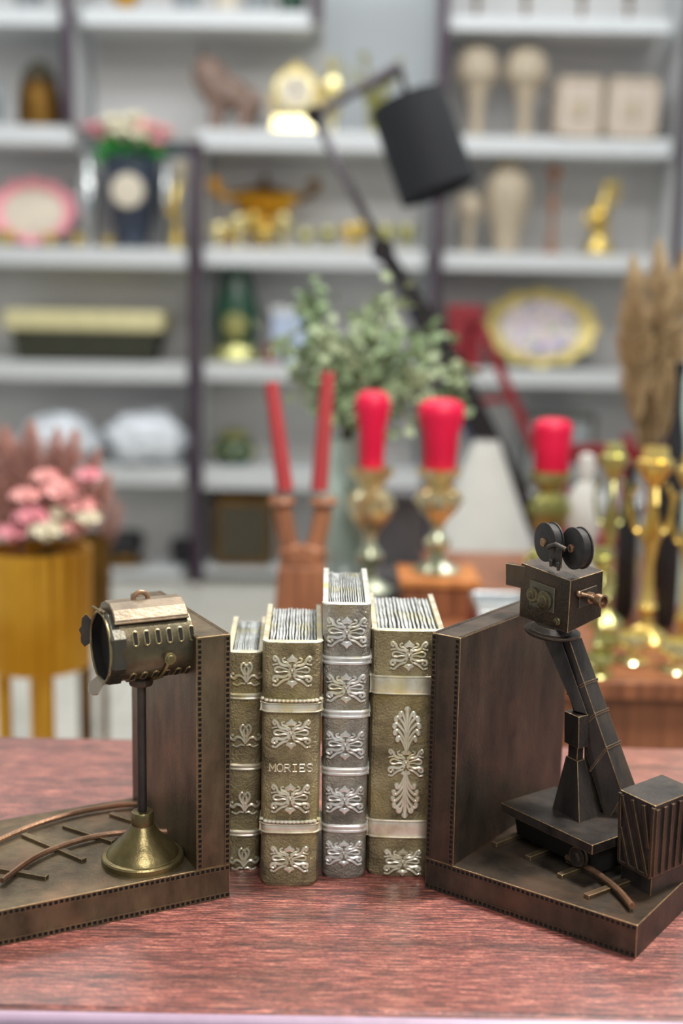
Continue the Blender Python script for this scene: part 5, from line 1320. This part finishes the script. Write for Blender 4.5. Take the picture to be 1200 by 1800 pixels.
# pampas grass
def plume(t, p0, p1, wd, n, mat, rnd, name='plume'):
    mb = MB(); ax = Vector(p1) - Vector(p0); L = ax.length; a = ax.normalized()
    e1 = a.orthogonal().normalized(); e2 = a.cross(e1)
    for _ in range(n):
        u_ = rnd.random(); an = rnd.uniform(0, 2 * PI); o = e1 * math.cos(an) + e2 * math.sin(an)
        q = Vector(p0) + ax * u_; r_ = wd * math.sin(PI * (u_ * .85 + .12)) * rnd.uniform(.7, 1.1)
        tip = q + o * r_ + a * L * .16
        sd = o.cross(a) * wd * .035
        m1 = q.lerp(tip, .5) + a * L * .015
        mb.add([q - sd, q + sd, m1 + sd, tip, m1 - sd], [(0, 1, 2, 3, 4)], 0)
    return mb.build(name, mat, t)
def pampas(px, py, D, tips, label, mat, zb, name='pampas_vase', pot='black', group=None, ph=170):
    x = at(px, py, D).x; t = thing(name, label, 'dried flowers', (x, D, zb + .0004)); s = mpp(D); rnd = random.Random(px)
    lath(t, 'vase_body', [(.7, 0), (.9, .05), (1, .4), (.8, .7), (.5, .9), (.6, 1), (.5, 1)], 26 * s, ph * s, M[pot])
    for tx, ty, ln, wd in tips:
        p1 = at(tx, ty, D); p1 = Vector((p1.x - x, rnd.uniform(-.03, .03), p1.z - zb)); 
        p0 = Vector((p1.x * .6, p1.y * .6, p1.z - ln * s))
        st = MB().tube(smooth_path([(0, 0, ph * .9 * s), p0, p1], 5), .0015, 5).build('stem', M['stem'], t)
        plume(st, p0, p1, wd * s, 420, mat, rnd)
pampas(1150, 1100, 1.97, ((1108, 480, 230, 44), (1150, 455, 260, 46), (1130, 560, 220, 46), (1095, 560, 180, 34), (1176, 520, 250, 44), (1140, 640, 190, 44), (1195, 470, 200, 40)), 'tall tan pampas grass plumes in a black vase at the right', M['pampas'], TZ)
# ================================================================== GOLD PLANTER WITH PINK FLOWERS
def planter():
    D = 1.95; s = mpp(D); x = at(68, 1050, D).x
    t = thing('gold_planter', 'fluted ochre gold planter on thin gold legs filled with pink flowers, at the left', 'planter', (x, D, FLOOR_Z))
    z0 = at(68, 1168, D).z - FLOOR_Z; z1 = at(68, 962, D).z - FLOOR_Z; R_ = 92 * s
    MB().lathe([(R_ * .93, z0), (R_ * .97, z0 + .004), (R_, z1 - .01), (R_ * 1.02, z1), (R_ * .92, z1), (R_ * .9, z1 - .03)], (0, 0, 0), 160, flute=22, amp=.022).build('pot', M['gold_ochre'], t)
    MB().lathe([(R_ * .9, z1 - .03), (.01, z1 - .026)], (0, 0, 0), 40).build('soil', M['stem'], t)
    for a in (math.radians(-67), math.radians(110), math.radians(180)):
        MB().cyl((R_ * .72 * math.cos(a), R_ * .72 * math.sin(a), 0), (R_ * .72 * math.cos(a), R_ * .72 * math.sin(a), z0 + .006), 13 * s, seg=16).build('leg', M['gold_ochre'], t)
    rnd = random.Random(9)
    fl = [(72, 905, 30, 2), (120, 862, 30, 0), (150, 888, 26, 0), (100, 925, 26, 1), (138, 925, 24, 0), (62, 868, 24, 0), (172, 830, 20, 2), (92, 838, 22, 0), (168, 905, 20, 1), (40, 930, 24, 2), (118, 900, 24, 1)]
    pts = []
    for px, py, r, mi in fl:
        p = at(px, py, D); pts.append((p.x - x, -.035 - rnd.random() * .04, p.z - FLOOR_Z, r * s, mi))
    bouquet(t, pts, [M['petal_pink'], M['petal_white'], M['petal_rose']], base=(0, 0, z1 - .03), name='rose')
    for i, (px, py, ln, wd) in enumerate(((10, 770, 190, 52), (55, 760, 180, 46), (-30, 760, 190, 50), (130, 770, 140, 34), (100, 770, 150, 40), (170, 800, 110, 28), (190, 840, 90, 24), (30, 800, 170, 44))):
        p = at(px, py, D + .05); p1 = Vector((p.x - x, .05, p.z - FLOOR_Z)); p0 = Vector((p1.x * .7, .03, p1.z - ln * s))
        st = MB().tube(smooth_path([(0, 0, z1 - .03), p0, p1], 4), .0013, 5).build('dried_stem', M['dusty'], t)
        plume(st, p0, p1, wd * s, 420, M['dusty'], rnd)
planter()
def rear_planter():
    D = 2.5; s = mpp(D); x = at(158, 1000, D).x
    t = thing('brown_gold_planter', 'darker brown gold planter with dried pink brown stems, just behind the bright one', 'planter', (x, D, FLOOR_Z))
    z0 = at(158, 1095, D).z - FLOOR_Z; z1 = at(158, 940, D).z - FLOOR_Z; R_ = 38 * s
    MB().lathe([(R_ * .9, z0), (R_, z1), (R_ * .9, z1), (R_ * .88, z1 - .03), (.01, z1 - .03)], (0, 0, 0), 120, flute=16, amp=.02).build('pot', M['gold_brown'], t)
    for k in range(3):
        a = 2 * PI * k / 3 + .5; MB().cyl((R_ * .6 * math.cos(a), R_ * .6 * math.sin(a), 0), (R_ * .6 * math.cos(a), R_ * .6 * math.sin(a), z0 + .005), 7 * s, seg=12).build('leg', M['gold_brown'], t)
    rnd = random.Random(4)
    for px, py in ((175, 850), (195, 870), (160, 840), (210, 890)):
        p = at(px, py, D); p1 = Vector((p.x - x, .0, p.z - FLOOR_Z)); p0 = Vector((p1.x * .5, 0, p1.z - 80 * s))
        MB().tube(smooth_path([(0, 0, z1 - .03), p0, p1], 4), .0013, 5).build('dried_stem', M['stem'], t)
        plume(t, p0, p1, 20 * s, 160, M['dusty'], rnd)
rear_planter()
